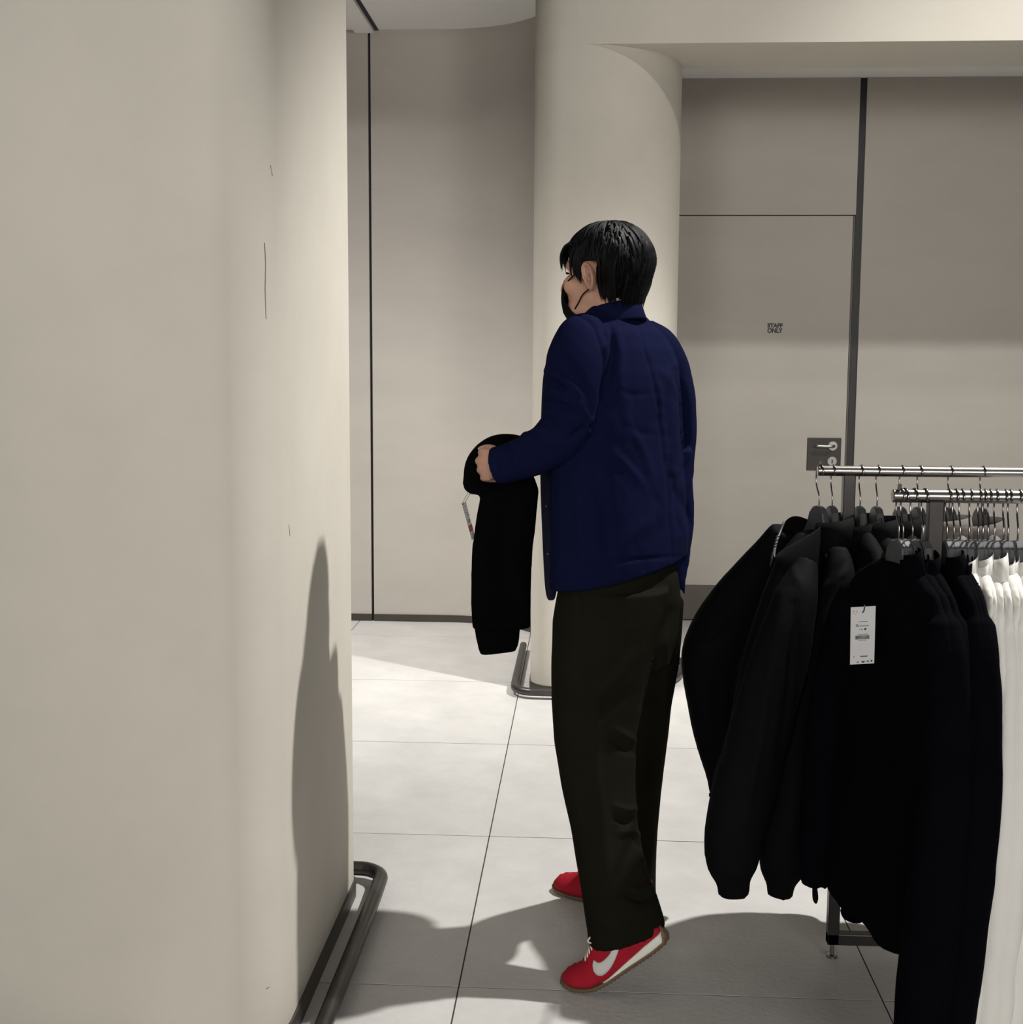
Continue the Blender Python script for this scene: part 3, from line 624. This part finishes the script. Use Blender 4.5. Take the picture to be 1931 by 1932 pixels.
# ---- ears
def ear(s):
    v, f = [], []; nr, na = 9, 30
    for i in range(nr + 1):
        r = i / nr
        for j in range(na):
            a = 2 * math.pi * j / na; ca, sa = math.cos(a), math.sin(a)
            w = 0.0165 * (1.0 + 0.14 * sa); h = 0.032
            if sa < 0: w *= 1 - 0.25 * (-sa) ** 2
            u_, z_ = -ca * w * r, sa * h * r
            rim = 0.0092 * math.exp(-((r - 0.86) / 0.12) ** 2) * (0.45 + 0.55 * min(1, max(0, 0.35 + 0.8 * max(sa, ca))))
            bowl = -0.0108 * math.exp(-(((u_ - 0.003) / 0.0075) ** 2 + ((z_ + 0.005) / 0.010) ** 2)) - 0.004 * math.exp(-(((r - 0.66) / 0.09) ** 2)) * max(0, sa)
            tragus = 0.004 * math.exp(-(((u_ - 0.0125) / 0.003) ** 2 + ((z_ + 0.005) / 0.006) ** 2))
            out = 0.0115 + rim + bowl + tragus - 0.35 * u_ * (0.4 if u_ > 0 else 1)
            tz = z_ + u_ * 0.10
            v.append(hd(-0.004 + u_ + z_ * 0.22, s * (0.074 + out), -0.007 + tz))
    for i in range(nr):
        for j in range(na): f.append((i * na + j, i * na + (j + 1) % na, (i + 1) * na + (j + 1) % na, (i + 1) * na + j))
    b = len(v)
    for j in range(na): p = v[nr * na + j]; v.append(p + HF * 0.003 - HL * s * 0.014)
    for j in range(na): f.append((nr * na + j, nr * na + (j + 1) % na, b + (j + 1) % na, b + j))
    return v, f
for s in (1, -1):
    v, f = ear(s); mesh_obj('ear', v, f, M['skin'], bo)
    v, f = ellipsoid(hd(0.063, s * 0.031, 0.000), AX, (0.011, 0.012, 0.010), 14, 10); mesh_obj('eye', v, f, M['midsole'], bo)
    v, f = ellipsoid(hd(0.0712, s * 0.031, 0.000), AX, (0.004, 0.0055, 0.0055), 12, 8); mesh_obj('iris', v, f, M['hair'], bo)
    v, f = tube([(*hd(0.080, s * 0.018, 0.004), 0.0012), (*hd(0.087, s * 0.030, 0.007), 0.0022), (*hd(0.076, s * 0.046, 0.003), 0.0014)], n=6); mesh_obj('eyelashes', v, f, M['hair'], bo)
    v, f = tube([(*hd(0.090, s * 0.014, 0.020), 0.003), (*hd(0.088, s * 0.032, 0.027), 0.0035), (*hd(0.073, s * 0.050, 0.021), 0.0015)], n=6); mesh_obj('eyebrow', v, f, M['hair'], bo)
# ---- hair: cap plus combed locks
def hair_ok(f_, l_, z_):
    if f_ > 0.058: return z_ > 0.052
    if f_ > 0.022: return z_ > (0.012 if abs(l_) > 0.05 else 0.06)
    if f_ > -0.026: return z_ > 0.024 - (0.0 if abs(l_) > 0.03 else 1)
    return z_ > -0.072
hp = []
def cap_pt(th, p, k=1.0):
    d = np.array([math.sin(th) * math.cos(p), math.sin(th) * math.sin(p), math.cos(th)])
    r = np.array([0.106, 0.087, 0.094]) * k; q_ = d * r + np.array([-0.010, 0, 0.030])
    if d[2] < 0 and d[0] < 0.25:                 # nape is drawn in and runs down
        t_ = min(1, -d[2]); q_[2] -= 0.035 * t_; q_[0] += 0.022 * t_ * t_; q_[1] *= 1 - 0.22 * t_
    return q_, d
vv, ff = [], []; nt_, np_ = 40, 56; ok = {}
for i in range(nt_ + 1):
    for j in range(np_):
        q_, d = cap_pt(math.pi * (0.01 + 0.82 * i / nt_), 2 * math.pi * j / np_); vv.append(hd(*q_)); ok[len(vv) - 1] = hair_ok(*q_)
for i in range(nt_):
    for j in range(np_):
        a = (i * np_ + j, i * np_ + (j + 1) % np_, (i + 1) * np_ + (j + 1) % np_, (i + 1) * np_ + j)
        if all(ok[k] for k in a): ff.append(a)
used = sorted({k for a in ff for k in a}); mp = {k: n for n, k in enumerate(used)}
capv = np.array([vv[k] for k in used]); capf = [tuple(mp[k] for k in a) for a in ff]
ctr = hd(-0.01, 0, 0.02); inn = capv + (ctr - capv) * 0.10
edge = {}
for a in capf:
    for k in range(4):
        e = (a[k], a[(k + 1) % 4]); edge[tuple(sorted(e))] = edge.get(tuple(sorted(e)), []) + [e]
nb = len(capv); allf = capf + [tuple(i + nb for i in a[::-1]) for a in capf]
for k, e in edge.items():
    if len(e) == 1: a, b = e[0]; allf.append((b, a, a + nb, b + nb))
hp.append((np.vstack([capv, inn]), allf))
def lock(pts, w, t=0.45):
    """flat tapering lock along head-frame points"""
    P_ = smooth_path(pts, 3); n = len(P_); V, Fs = [], []
    c0 = np.array([-0.01, 0, 0.02])
    T = np.gradient(P_, axis=0)
    for i, (p_, t_) in enumerate(zip(P_, T)):
        o_ = p_ - c0; o_ /= np.linalg.norm(o_); s_ = np.cross(t_, o_); s_ /= np.linalg.norm(s_) + 1e-9
        k = w * (1 - (i / (n - 1)) ** 2.2) * min(1, (i + 0.15) / 3.0) + 0.0003
        for a in (0, 2.09, 4.19): V.append(hd(*(p_ + s_ * k * math.cos(a) + o_ * k * t * math.sin(a))))
    for i in range(n - 1):
        for j in range(3): Fs.append((i * 3 + j, i * 3 + (j + 1) % 3, (i + 1) * 3 + (j + 1) % 3, (i + 1) * 3 + j))
    Fs.append((0, 1, 2)); return np.array(V), Fs
r_ = random.Random(4)
for k in range(900):
    th = r_.uniform(0.02, 0.60) * math.pi; p = r_.uniform(-math.pi, math.pi); L = r_.uniform(0.22, 0.42)
    pts = []; good = True
    sw = r_.uniform(-0.25, 0.25)
    for s in range(5):
        t2 = th + L * s; p2 = p + sw * s * 0.35
        q_, d = cap_pt(min(t2, 0.80 * math.pi), p2, 1.005 + 0.030 * math.sin(math.pi * (s + 0.4) / 5) * r_.uniform(0.3, 1.2))
        if s == 0 and not hair_ok(*q_): good = False; break
        if not hair_ok(q_[0], q_[1], q_[2] + 0.006): break
        pts.append(q_)
    if good and len(pts) >= 3: hp.append(lock(pts, r_.uniform(0.003, 0.0075)))
for k in range(46):        # fringe falling over the brow
    l_ = r_.uniform(-0.062, 0.066); z0 = 0.098 - 0.6 * abs(l_); dz = r_.uniform(0.006, 0.03)
    f0 = 0.062 - 6 * l_ * l_
    pts = [(f0 - 0.012, l_, z0), (f0 + 0.022, l_ + 0.004, 0.082 - 0.2 * abs(l_)), (f0 + 0.037, l_ + 0.008, 0.054), (f0 + 0.040, l_ + 0.010, 0.034), (f0 + 0.036, l_ + 0.011, dz)]
    hp.append(lock(pts, r_.uniform(0.004, 0.008)))
for s in (-1, 1):          # sideburns and hair behind the ears
    for k in range(26):
        f0 = r_.uniform(0.014, 0.048); e_ = -0.010 - 0.018 * (0.05 - f0) / 0.036 * 0.6 + r_.uniform(-0.004, 0.008)
        pts = [(f0 - 0.012, s * 0.078, 0.075), (f0, s * 0.0835, 0.036), (f0 + 0.002, s * 0.079, 0.008), (f0 + 0.000, s * 0.074, e_)]
        hp.append(lock(pts, r_.uniform(0.0035, 0.006)))
    for k in range(46):
        f0 = r_.uniform(-0.070, -0.026); e_ = -0.050 - 0.020 * (-0.026 - f0) / 0.044 + r_.uniform(-0.012, 0.004)
        pts = [(f0 - 0.014, s * 0.080, 0.060), (f0 - 0.002, s * 0.083, 0.012), (f0 + 0.003, s * 0.070, -0.032), (f0 + 0.004, s * 0.060, e_)]
        hp.append(lock(pts, r_.uniform(0.004, 0.007)))
for k in range(60):        # nape
    l_ = r_.uniform(-0.058, 0.058); f0 = -0.104 + 4.5 * l_ * l_
    pts = [(f0 - 0.004, l_, 0.02), (f0 + 0.000, l_, -0.015), (f0 + 0.010, l_ * 0.95, -0.045), (f0 + 0.018, l_ * 0.9, -0.068 + r_.uniform(-0.012, 0.006))]
    hp.append(lock(pts, r_.uniform(0.005, 0.008)))
v, f = merge(hp); mesh_obj('hair', v, f, M['hair'], per)
# ---- mask
V, Fs = [], []; na, nz = 22, 12
for i in range(nz + 1):
    w = i / nz; z = -0.016 - 0.094 * w
    for j in range(na + 1):
        hw = 47 + 30 * max(0, w - 0.45) / 0.55; a = math.radians(-hw + 2 * hw * j / na); k = math.cos(a)
        fr = 0.102 + 0.009 * math.sin(math.pi * min(1, w * 1.15)) - 0.010 * max(0, w - 0.75) * 4
        top = 0.010 * (1 - w) * (k ** 3); sx = 0.064 - 0.012 * max(0, w - 0.35)
        lo = 0.014 * (1 - k) * w
        V.append(hd(0.018 + (fr - 0.018) * k ** 0.85, sx * math.sin(a) * 1.02, z + top + lo + 0.0012 * math.sin(w * 22)))
for i in range(nz):
    for j in range(na): Fs.append((i * (na + 1) + j, i * (na + 1) + j + 1, (i + 1) * (na + 1) + j + 1, (i + 1) * (na + 1) + j))
mo = mesh_obj('face_mask', V, Fs, M['mask'], per); sm = mo.modifiers.new('t', 'SOLIDIFY'); sm.thickness = 0.003
for s in (1, -1):
    for A in ([(0.084, 0.046, -0.022), (0.054, 0.066, -0.008), (0.020, 0.079, 0.010), (0.0, 0.083, 0.022)], [(0.046, 0.060, -0.078), (0.032, 0.066, -0.062), (0.018, 0.072, -0.046), (-0.002, 0.078, -0.034)]):
        v, f = tube([(*hd(a, s * b, c), 0.0016) for a, b, c in A], n=6); mesh_obj('ear_loop', v, f, M['mask'], mo)

# ---- jacket
jp = []
jp.append(loft([slab_ring(*r, Y, 55, 0.60, 2.4) for r, Y in (((1122, 574, 1203, 576), 3.035), ((1108, 588, 1210, 588), 3.03), ((1090, 606, 1225, 604), 3.03), ((1070, 632, 1248, 628), 3.02), ((1062, 662, 1268, 660), 3.02), ((1056, 705, 1280, 705), 3.02),
    ((1050, 780, 1286, 780), 3.02), ((1046, 870, 1288, 868), 3.02), ((1045, 960, 1292, 950), 3.02), ((1046, 1030, 1294, 1010), 3.02), ((1047, 1078, 1292, 1046), 3.02), ((1048, 1098, 1290, 1060), 3.02))]))
jp.append(ptube([(1120, 612, 2.93, 26), (1100, 632, 2.90, 44), (1090, 665, 2.875, 54), (1086, 710, 2.86, 57), (1082, 755, 2.855, 55), (1072, 802, 2.86, 52), (1042, 836, 2.87, 47), (1002, 858, 2.885, 42), (962, 873, 2.90, 37), (934, 879, 2.91, 35)], n=26, flat=0.92))
jp.append(ptube([(1215, 622, 3.10, 24), (1240, 655, 3.13, 40), (1257, 705, 3.16, 46), (1264, 775, 3.18, 49), (1264, 850, 3.20, 48), (1256, 915, 3.22, 45), (1200, 925, 3.24, 40), (1100, 892, 3.24, 34), (1020, 868, 3.19, 26), (985, 866, 3.16, 22)], n=22))
jp.append(ptube([(1272, 850, 3.12, 40), (1276, 920, 3.12, 37), (1281, 985, 3.12, 33), (1280, 1050, 3.11, 25), (1285, 1095, 3.10, 12), (1293, 1122, 3.10, 3)], n=18, flat=0.5, ref=(-0.5, 1, 0)))
jme = fuse(jp, 0.0042, 8)
FL = [
    # centre back seam and its puckers
    ([(1200, 600), (1222, 680), (1240, 760), (1252, 850), (1262, 960), (1270, 1060)], 3.0, -0.0025), ([(1207, 600), (1229, 680), (1247, 760), (1259, 850), (1268, 960)], 4.0, 0.0016),
    # armhole seam
    ([(1085, 590), (1118, 610), (1136, 650), (1143, 690), (1138, 740), (1126, 800)], 3.0, -0.0045),
    # deep fold between arm and back
    ([(1152, 622), (1157, 660), (1152, 700), (1140, 745)], 5.0, -0.012), ([(1144, 615), (1148, 640), (1140, 660)], 5, 0.004), ([(1166, 625), (1172, 680), (1168, 740)], 8, 0.005),
    # sleeve folds round the elbow
    ([(1032, 700), (1060, 712), (1085, 735), (1100, 760)], 6, 0.004), ([(1030, 715), (1055, 728), (1078, 752)], 5, -0.005), ([(1030, 745), (1062, 740), (1092, 762), (1108, 788)], 5, 0.004),
    ([(1026, 760), (1055, 762), (1085, 778)], 5, -0.006), ([(1022, 775), (1048, 783), (1072, 800)], 5, 0.004), ([(1005, 795), (1035, 800), (1060, 818)], 5, -0.004), ([(985, 815), (1005, 828), (1030, 838)], 6, 0.003),
    ([(1112, 800), (1095, 815), (1070, 830)], 5, -0.004), ([(1118, 790), (1108, 808), (1112, 818)], 4, 0.004), ([(960, 835), (962, 860), (955, 885)], 5, -0.0035), ([(945, 850), (946, 875), (944, 905)], 3, -0.002),
    # soft folds over the back
    ([(1165, 735), (1195, 745), (1225, 742)], 5, -0.0018), ([(1175, 800), (1205, 815), (1238, 822)], 6, -0.0020), ([(1280, 680), (1255, 720), (1240, 775)], 9, 0.0030), ([(1160, 690), (1180, 760), (1185, 840)], 12, 0.0025), ([(1240, 980), (1200, 1000), (1160, 1040)], 12, 0.0025),  ([(1150, 850), (1190, 880), (1235, 930)], 9, 0.004),
    ([(1180, 860), (1215, 900), (1240, 950)], 7, -0.004), ([(1185, 800), (1215, 850), (1228, 900)], 8, 0.003), ([(1120, 880), (1140, 960), (1150, 1050)], 12, -0.005), ([(1090, 880), (1095, 970), (1100, 1080)], 12, 0.004),
    ([(1275, 700), (1286, 760), (1288, 830), (1283, 880)], 5, -0.007), ([(1290, 880), (1278, 930), (1284, 1000)], 6, -0.006), ([(1268, 760), (1275, 840), (1272, 900)], 6, 0.004), ([(1296, 720), (1303, 790), (1300, 860)], 6, 0.004),
    ([(1280, 960), (1294, 1010), (1296, 1060)], 6, 0.004), ([(1262, 860), (1264, 920), (1266, 960)], 4, -0.006), ([(1240, 690), (1262, 720), (1280, 750)], 7, 0.003), ([(1270, 900), (1290, 950), (1305, 990)], 5, -0.004),
    ([(1050, 1085), (1120, 1068), (1200, 1056), (1280, 1050)], 2.2, -0.0018),
]
for k in range(22):   # puckers beside the back seam
    t = k / 21; x = 1209 + 48 * t; y = 632 + 280 * t; FL.append(([(x + 4, y), (x + 12, y + 1), (x + 24, y + 5)], 3.0, 0.0005 * (1 if k % 2 else -1)))
folds(jme, [(p_, max(w_ * 1.15, 3.2), d_ * (2.1 if p_[0][0] < 1125 else 1.1)) for p_, w_, d_ in FL]); ripple(jme, 0.0016, 26, 11); ripple(jme, 0.0007, 75, 12)
jo = link('jacket', jme, M['navy'], per)
# turned collar
V, Fs = [], []; n = 40; cc = at(1169, 586, 3.012)
prof_ = [(0.055, -0.022), (0.058, 0.007), (0.0615, 0.0095), (0.066, 0.006), (0.080, -0.030), (0.081, -0.036), (0.075, -0.036), (0.062, -0.022)]
for i in range(n + 1):
    a = math.radians(35 + 290 * i / n); ca, sa = math.cos(a), math.sin(a); bk = 0.5 - 0.5 * ca
    for r, z in prof_: V.append(cc + HF * (r * 0.90 * ca + 0.012) + HL * (r * 0.98 * sa) + UP * (z + 0.016 * bk - 0.010 * (1 - bk)))
m_ = len(prof_)
for i in range(n):
    for j in range(m_): Fs.append((i * m_ + j, i * m_ + (j + 1) % m_, (i + 1) * m_ + (j + 1) % m_, (i + 1) * m_ + j))
Fs.append(tuple(range(m_))); Fs.append(tuple(range(n * m_, n * m_ + m_))); mesh_obj('collar', V, Fs, M['navy'], jo)
# open front edge with snap buttons
sheet('front_flap', [[(1062, 690, 2.96), (1050, 690, 3.03), (1034, 690, 3.11), (1025, 690, 3.17)], [(1062, 780, 2.96), (1050, 780, 3.03), (1030, 780, 3.11), (1021, 780, 3.17)], [(1052, 900, 2.96), (1040, 900, 3.03), (1028, 900, 3.11), (1019, 900, 3.17)], [(1052, 970, 2.96), (1040, 970, 3.03), (1031, 970, 3.11), (1022, 970, 3.17)], [(1052, 1060, 2.96), (1040, 1060, 3.03), (1034, 1060, 3.11), (1025.5, 1060, 3.17)], [(1052, 1136, 2.96), (1040, 1136, 3.03), (1039, 1136, 3.11), (1030, 1136, 3.17)]], M['navy'], jo, 0.005)
for x, y, Y in ((1032, 955, 3.068), (1034.5, 1045, 3.075), (1051.5, 929, 2.94)):
    v, f = ellipsoid(at(x, y, Y), np.eye(3), (0.0024, 0.003, 0.0024), 10, 8); mesh_obj('snap_button', v, f, M['chrome'], jo)

# ---- trousers
def leg(rows, e=2.2, asp=0.95): return loft([slab_ring(*r, Y, 20, asp, e) for r, Y in rows])
tp = [
    loft([slab_ring(*r, 3.02, 50, 0.62, 2.3) for r in ((1075, 1050, 1270, 1050), (1060, 1100, 1280, 1095), (1052, 1150, 1284, 1140), (1050, 1210, 1278, 1210), (1066, 1262, 1262, 1262))]),
    leg([((1056, 1110, 1262, 1110), 2.97), ((1046, 1170, 1250, 1170), 2.96), ((1042, 1240, 1234, 1240), 2.95), ((1042, 1320, 1214, 1320), 2.93), ((1048, 1400, 1199, 1400), 2.91), ((1061, 1480, 1199, 1480), 2.88), ((1077, 1560, 1205, 1560), 2.85), ((1091, 1640, 1219, 1640), 2.82), ((1103, 1705, 1240, 1692), 2.80), ((1112, 1752, 1249, 1726), 2.79), ((1115, 1778, 1253, 1746), 2.79)], 2.3, 0.80),
    leg([((1190, 1130, 1290, 1130), 3.10), ((1182, 1190, 1286, 1190), 3.13), ((1174, 1250, 1281, 1250), 3.16), ((1160, 1330, 1267, 1330), 3.18), ((1148, 1420, 1256, 1420), 3.20), ((1138, 1500, 1247, 1500), 3.22), ((1125, 1600, 1239, 1600), 3.23), ((1116, 1660, 1237, 1668), 3.24), ((1114, 1684, 1237, 1700), 3.24)]),
]
tme = fuse(tp, 0.0048, 6)
folds(tme, [([(1198, 1420), (1180, 1412), (1155, 1395)], 7, -0.008), ([(1201, 1400), (1185, 1390), (1160, 1375)], 6, 0.005), ([(1204, 1545), (1190, 1552), (1165, 1545)], 7, -0.012), ([(1202, 1525), (1185, 1528), (1160, 1520)], 6, 0.007),
            ([(1206, 1575), (1190, 1568), (1170, 1572)], 6, 0.008), ([(1208, 1600), (1200, 1588), (1196, 1570)], 5, -0.006), ([(1215, 1620), (1205, 1650), (1190, 1655)], 7, 0.005), ([(1230, 1688), (1210, 1698), (1185, 1690)], 6, -0.010), ([(1226, 1672), (1205, 1680), (1188, 1672)], 6, 0.007),
            ([(1236, 1706), (1215, 1720), (1200, 1724)], 6, 0.006), ([(1130, 1250), (1125, 1420), (1140, 1560), (1155, 1700)], 10, 0.004), ([(1090, 1115), (1094, 1140), (1096, 1165)], 4, -0.004), ([(1265, 1150), (1235, 1240), (1212, 1330)], 8, -0.006), ([(1105, 1330), (1150, 1290), (1200, 1230)], 14, 0.004), ([(1100, 1370), (1140, 1340), (1190, 1310)], 12, -0.004),
            ([(1260, 1200), (1256, 1330), (1248, 1440)], 6, 0.004)])
ripple(tme, 0.0014, 22, 5)
link('trousers', tme, M['trouser'], per)

# ---- shoes, profile in (s along the sole from the toe, h above the sole)
L_ = 0.285
def shoe_w(s):   # half width at the sole
    return np.interp(s, [0, 0.008, 0.03, 0.08, 0.13, 0.18, 0.24, 0.275, 0.285], [0.012, 0.024, 0.038, 0.047, 0.043, 0.036, 0.034, 0.026, 0.012])
def shoe_top(s): return np.interp(s, [0, 0.01, 0.03, 0.06, 0.09, 0.12, 0.16, 0.20, 0.25, 0.275, 0.285], [0.018, 0.036, 0.046, 0.053, 0.066, 0.082, 0.096, 0.092, 0.088, 0.088, 0.078])
def make_shoe(bend, origin, heading, label):
    hx = np.array([math.cos(heading), math.sin(heading), 0]); hy = np.array([-hx[1], hx[0], 0])   # hx: heel to toe
    S = np.linspace(0, L_, 120); th = np.radians(np.interp(S, bend[0], bend[1])); ds = S[1] - S[0]
    X = np.r_[0, np.cumsum(np.cos(th[:-1]) * ds)]; Z = np.r_[0, np.cumsum(np.sin(th[:-1]) * ds)]; Z -= (Z - 0).min()
    def pos(s, h, y=0.0):
        i = np.clip(s / L_, 0, 1); x = np.interp(s, S, X); z = np.interp(s, S, Z); t = np.interp(s, S, th)
        if s > L_: x += (s - L_) * math.cos(t); z += (s - L_) * math.sin(t)
        return np.asarray(origin) - hx * (x - h * math.sin(t)) + hy * y + UP * (z + h * math.cos(t))
    sh = empty('shoe', origin); sh.parent = per; sh.matrix_parent_inverse = per.matrix_basis.inverted(); sh['label'] = label
    def side(s, h):
        hb = 0.014; ht = shoe_top(s); k = np.clip((h - hb) / max(ht - hb, 1e-4), 0, 1); w = shoe_w(s)
        return w * (1 - k ** 2.6) ** 0.5 * (1.0 - 0.16 * k) + 0.0
    rings = []
    for s in np.concatenate([[0.001, 0.004], np.linspace(0.01, 0.275, 44), [0.281, 0.2845]]):
        ht = shoe_top(s); w = shoe_w(s); R_ = []
        for k in np.linspace(-1, 1, 25):
            hh = 0.013 + (ht - 0.013) * (1 - abs(k) ** 2.2); kk = np.sign(k) * side(s, hh)
            if abs(k) > 0.98: kk = np.sign(k) * w
            wr = 0.0016 * math.sin(s * 300 + k * 4) * (1 if s < 0.08 else 0) * (1 - abs(k))
            R_.append(pos(s, hh + wr, kk))
        rings.append(np.array(R_))
    v, f = loft(rings); up = mesh_obj('upper', v, f, M['red'], sh)
    def band(name, s0, s1, h0f, h1f, grow_, m, n=50):
        rg = []
        for s in np.linspace(s0, s1, n):
            w = shoe_w(min(max(s, 0.001), 0.284)) + grow_; a, b = h0f(s), h1f(s)
            rg.append(np.array([pos(s, a, -w * 0.93), pos(s, a + 0.002, -w), pos(s, b - 0.001, -w), pos(s, b, -w * 0.96), pos(s, b, w * 0.96), pos(s, b - 0.001, w), pos(s, a + 0.002, w), pos(s, a, w * 0.93)]))
        v, f = loft(rg); return mesh_obj(name, v, f, m, sh, True)
    band('midsole', 0.105, 0.2835, lambda s: 0.007, lambda s: 0.010 + 0.018 * min(1, (s - 0.105) / 0.13), 0.0025, M['midsole'])
    os_ = band('outsole', 0.0005, 0.2865, lambda s: 0.0025, lambda s: 0.0105 if s < 0.272 else 0.0105 + (s - 0.272) * 1.9, 0.0035, M['gum'], 70)
    for k in range(27):
        s = 0.018 + k * 0.0098; w = shoe_w(s) + 0.002
        rg = [np.array([pos(s - 0.0028, h, -w), pos(s + 0.0028, h, -w), pos(s + 0.0028, h, w), pos(s - 0.0028, h, w)]) for h in (0.0005, 0.004)]
        v, f = loft(rg); mesh_obj('tread_lug', v, f, M['gum'], os_, False)
    # curved side mark: outline in (s,h), laid on both flanks
    outl = [(0.219, 0.084), (0.196, 0.064), (0.172, 0.046), (0.148, 0.032), (0.130, 0.0265), (0.116, 0.0265), (0.106, 0.033), (0.103, 0.043), (0.108, 0.054), (0.117, 0.0605)]
    inn_ = [(0.200, 0.082), (0.188, 0.074), (0.172, 0.063), (0.156, 0.055), (0.140, 0.0515), (0.130, 0.0515), (0.124, 0.054), (0.121, 0.058), (0.119, 0.0605), (0.118, 0.0610)]
    A = smooth_path(outl, 4); B = smooth_path(inn_, 4); n = len(A)
    for sd in (-1, 1):
        V = []; Fs = []
        for i in range(n):
            for k in range(6):
                s, h = A[i] * (1 - k / 5) + B[i] * (k / 5); V.append(pos(s, h, sd * (side(s, h) + 0.0016)))
        for i in range(n - 1):
            for k in range(5): Fs.append((i * 6 + k, i * 6 + k + 1, (i + 1) * 6 + k + 1, (i + 1) * 6 + k))
        o = mesh_obj('side_mark', V, Fs, M['swoosh'], sh); sm_ = o.modifiers.new('t', 'SOLIDIFY'); sm_.thickness = 0.0012
        for k in range(6):
            s = 0.085 + 0.0125 * k; ht = shoe_top(s); w = 0.016
            p0, p1, p2 = pos(s, ht - 0.0075, sd * w), pos(s + 0.003, ht - 0.000, sd * w * 0.7), pos(s + 0.006, ht + 0.003, 0.0)
            v, f = tube([(*p0, 0.0018), (*p1, 0.0027), (*p2, 0.0025)], n=7); mesh_obj('lace', v, f, M['lace'], sh)
    for dx, dy in ((0.0, 1), (0.006, -1)):
        P = [pos(0.150 + dx, shoe_top(0.15) + 0.002, 0.0), pos(0.140, shoe_top(0.14) + 0.014, dy * 0.012), pos(0.128, shoe_top(0.13) + 0.015, dy * 0.020), pos(0.134, shoe_top(0.13) + 0.006, dy * 0.016), pos(0.150, shoe_top(0.15) + 0.002, 0)]
        v, f = tube([(*p_, 0.0021) for p_ in P], n=7); mesh_obj('lace_bow', v, f, M['lace'], sh)
    return sh
tl = ground(1057, 1880); 
make_shoe(([0, 0.02, 0.05, 0.085, 0.12, 0.2, 0.285], [-24, -10, 6, 24, 34, 36, 40]), (at(1056, 1868, 2.775)[0], 2.775, 0.002), math.radians(180 - 2), 'red suede running shoe with pale side mark, heel raised')
make_shoe(([0, 0.03, 0.06, 0.285], [-14, -4, 0, 0]), (at(1046, 1670, 3.315)[0], 3.315, 0.002), math.radians(180 - 27), 'red suede running shoe, flat on the floor behind the trouser leg')

# ================================================================== CLOTH HELD IN THE HANDS
gp = [
    loft([slab_ring(*r, Y, 12, a, 2.4) for r, Y, a in (((930, 905, 1008, 900), 3.02, 0.6), ((908, 935, 1016, 925), 3.02, 0.5), ((900, 980, 1012, 980), 3.02, 0.42), ((893, 1030, 1006, 1030), 3.02, 0.4), ((889, 1080, 1003, 1080), 3.02, 0.4), ((889, 1140, 1003, 1140), 3.02, 0.4), ((892, 1178, 1002, 1182), 3.02, 0.36), ((894, 1186, 1002, 1187), 3.02, 0.34))]),
    loft([slab_ring(*r, 3.05, 12, 0.42, 2.3) for r in ((893, 1150, 985, 1150), (896, 1188, 981, 1188), (902, 1215, 979, 1212), (907, 1234, 974, 1229))]),
    ptube([(1000, 850, 3.05, 22), (968, 844, 3.03, 25), (935, 850, 3.01, 28), (910, 872, 3.0, 29), (898, 902, 3.0, 24), (895, 918, 3.0, 16)], flat=1.3, n=24),
    ptube([(888, 895, 3.0, 12), (890, 915, 3.0, 16), (906, 918, 3.0, 15), (925, 915, 3.0, 16)], flat=1.8, n=18, k=3),
    ptube([(985, 850, 3.06, 30), (975, 880, 3.05, 36), (965, 915, 3.04, 40)], flat=0.9, n=20, k=3),
]
gme = fuse(gp, 0.0058, 5)
folds(gme, [([(960, 940), (950, 1040), (955, 1150)], 10, -0.006), ([(925, 950), (915, 1050), (918, 1160)], 9, 0.004), ([(985, 930), (980, 1030), (985, 1150)], 8, 0.004), ([(900, 880), (915, 860), (950, 845)], 6, -0.005)])
ripple(gme, 0.0016, 28, 21)
hg = empty('folded_garment', (at(950, 1230, 3.03)[0], 3.03, at(950, 1230, 3.03)[2])); tag(hg, 'folded black knit garment draped over the hands of the person', 'garment')
link('cloth', gme, M['black'], hg)
# its paper tag on a thin string
ht = empty('hang_tag', at(880, 940, 3.0)); tag(ht, 'narrow white hang tag with orange stripe dangling from the folded garment', 'price tag')
for a, b in (((883, 930), (874, 948)), ((888, 931), (878, 948))):
    v, f = tube([(*at(*a, 3.0), 0.0007), (*at((a[0] + b[0]) / 2 - 0.5, (a[1] + b[1]) / 2, 2.995), 0.0007), (*at(*b, 3.0), 0.0007)], n=6); mesh_obj('string', v, f, M['string'], ht)
tq = [at(871, 949, 2.995), at(879.5, 947, 3.025), at(897, 1014, 3.03), at(890.5, 1019, 2.995)]
tn = np.cross(tq[1] - tq[0], tq[3] - tq[0]); tn /= np.linalg.norm(tn); tn = tn if tn @ (CAM - tq[0]) > 0 else -tn
v = list(tq) + [p - tn * 0.0008 for p in tq]
mesh_obj('card', v, [(0, 1, 2, 3), (7, 6, 5, 4), (0, 4, 5, 1), (1, 5, 6, 2), (2, 6, 7, 3), (3, 7, 4, 0)], M['card2'], ht, False)
def on_ht(u, w): return (tq[0] * (1 - u) + tq[1] * u) * (1 - w) + (tq[3] * (1 - u) + tq[2] * u) * w + tn * 0.0004
marks('stripe', [(0.0, 1.0, 0.62, 0.79)], M['orange'], ht, on_ht)
marks('print', [(0.1, 0.4, 0.03, 0.05), (0.2, 0.6, 0.10, 0.11), (0.4, 0.55, 0.20, 0.215), (0.3, 0.7, 0.27, 0.285), (0.55, 0.8, 0.33, 0.36), (0.35, 0.8, 0.47, 0.49), (0.35, 0.8, 0.505, 0.52), (0.3, 0.8, 0.535, 0.55)], M['ink'], ht, on_ht)
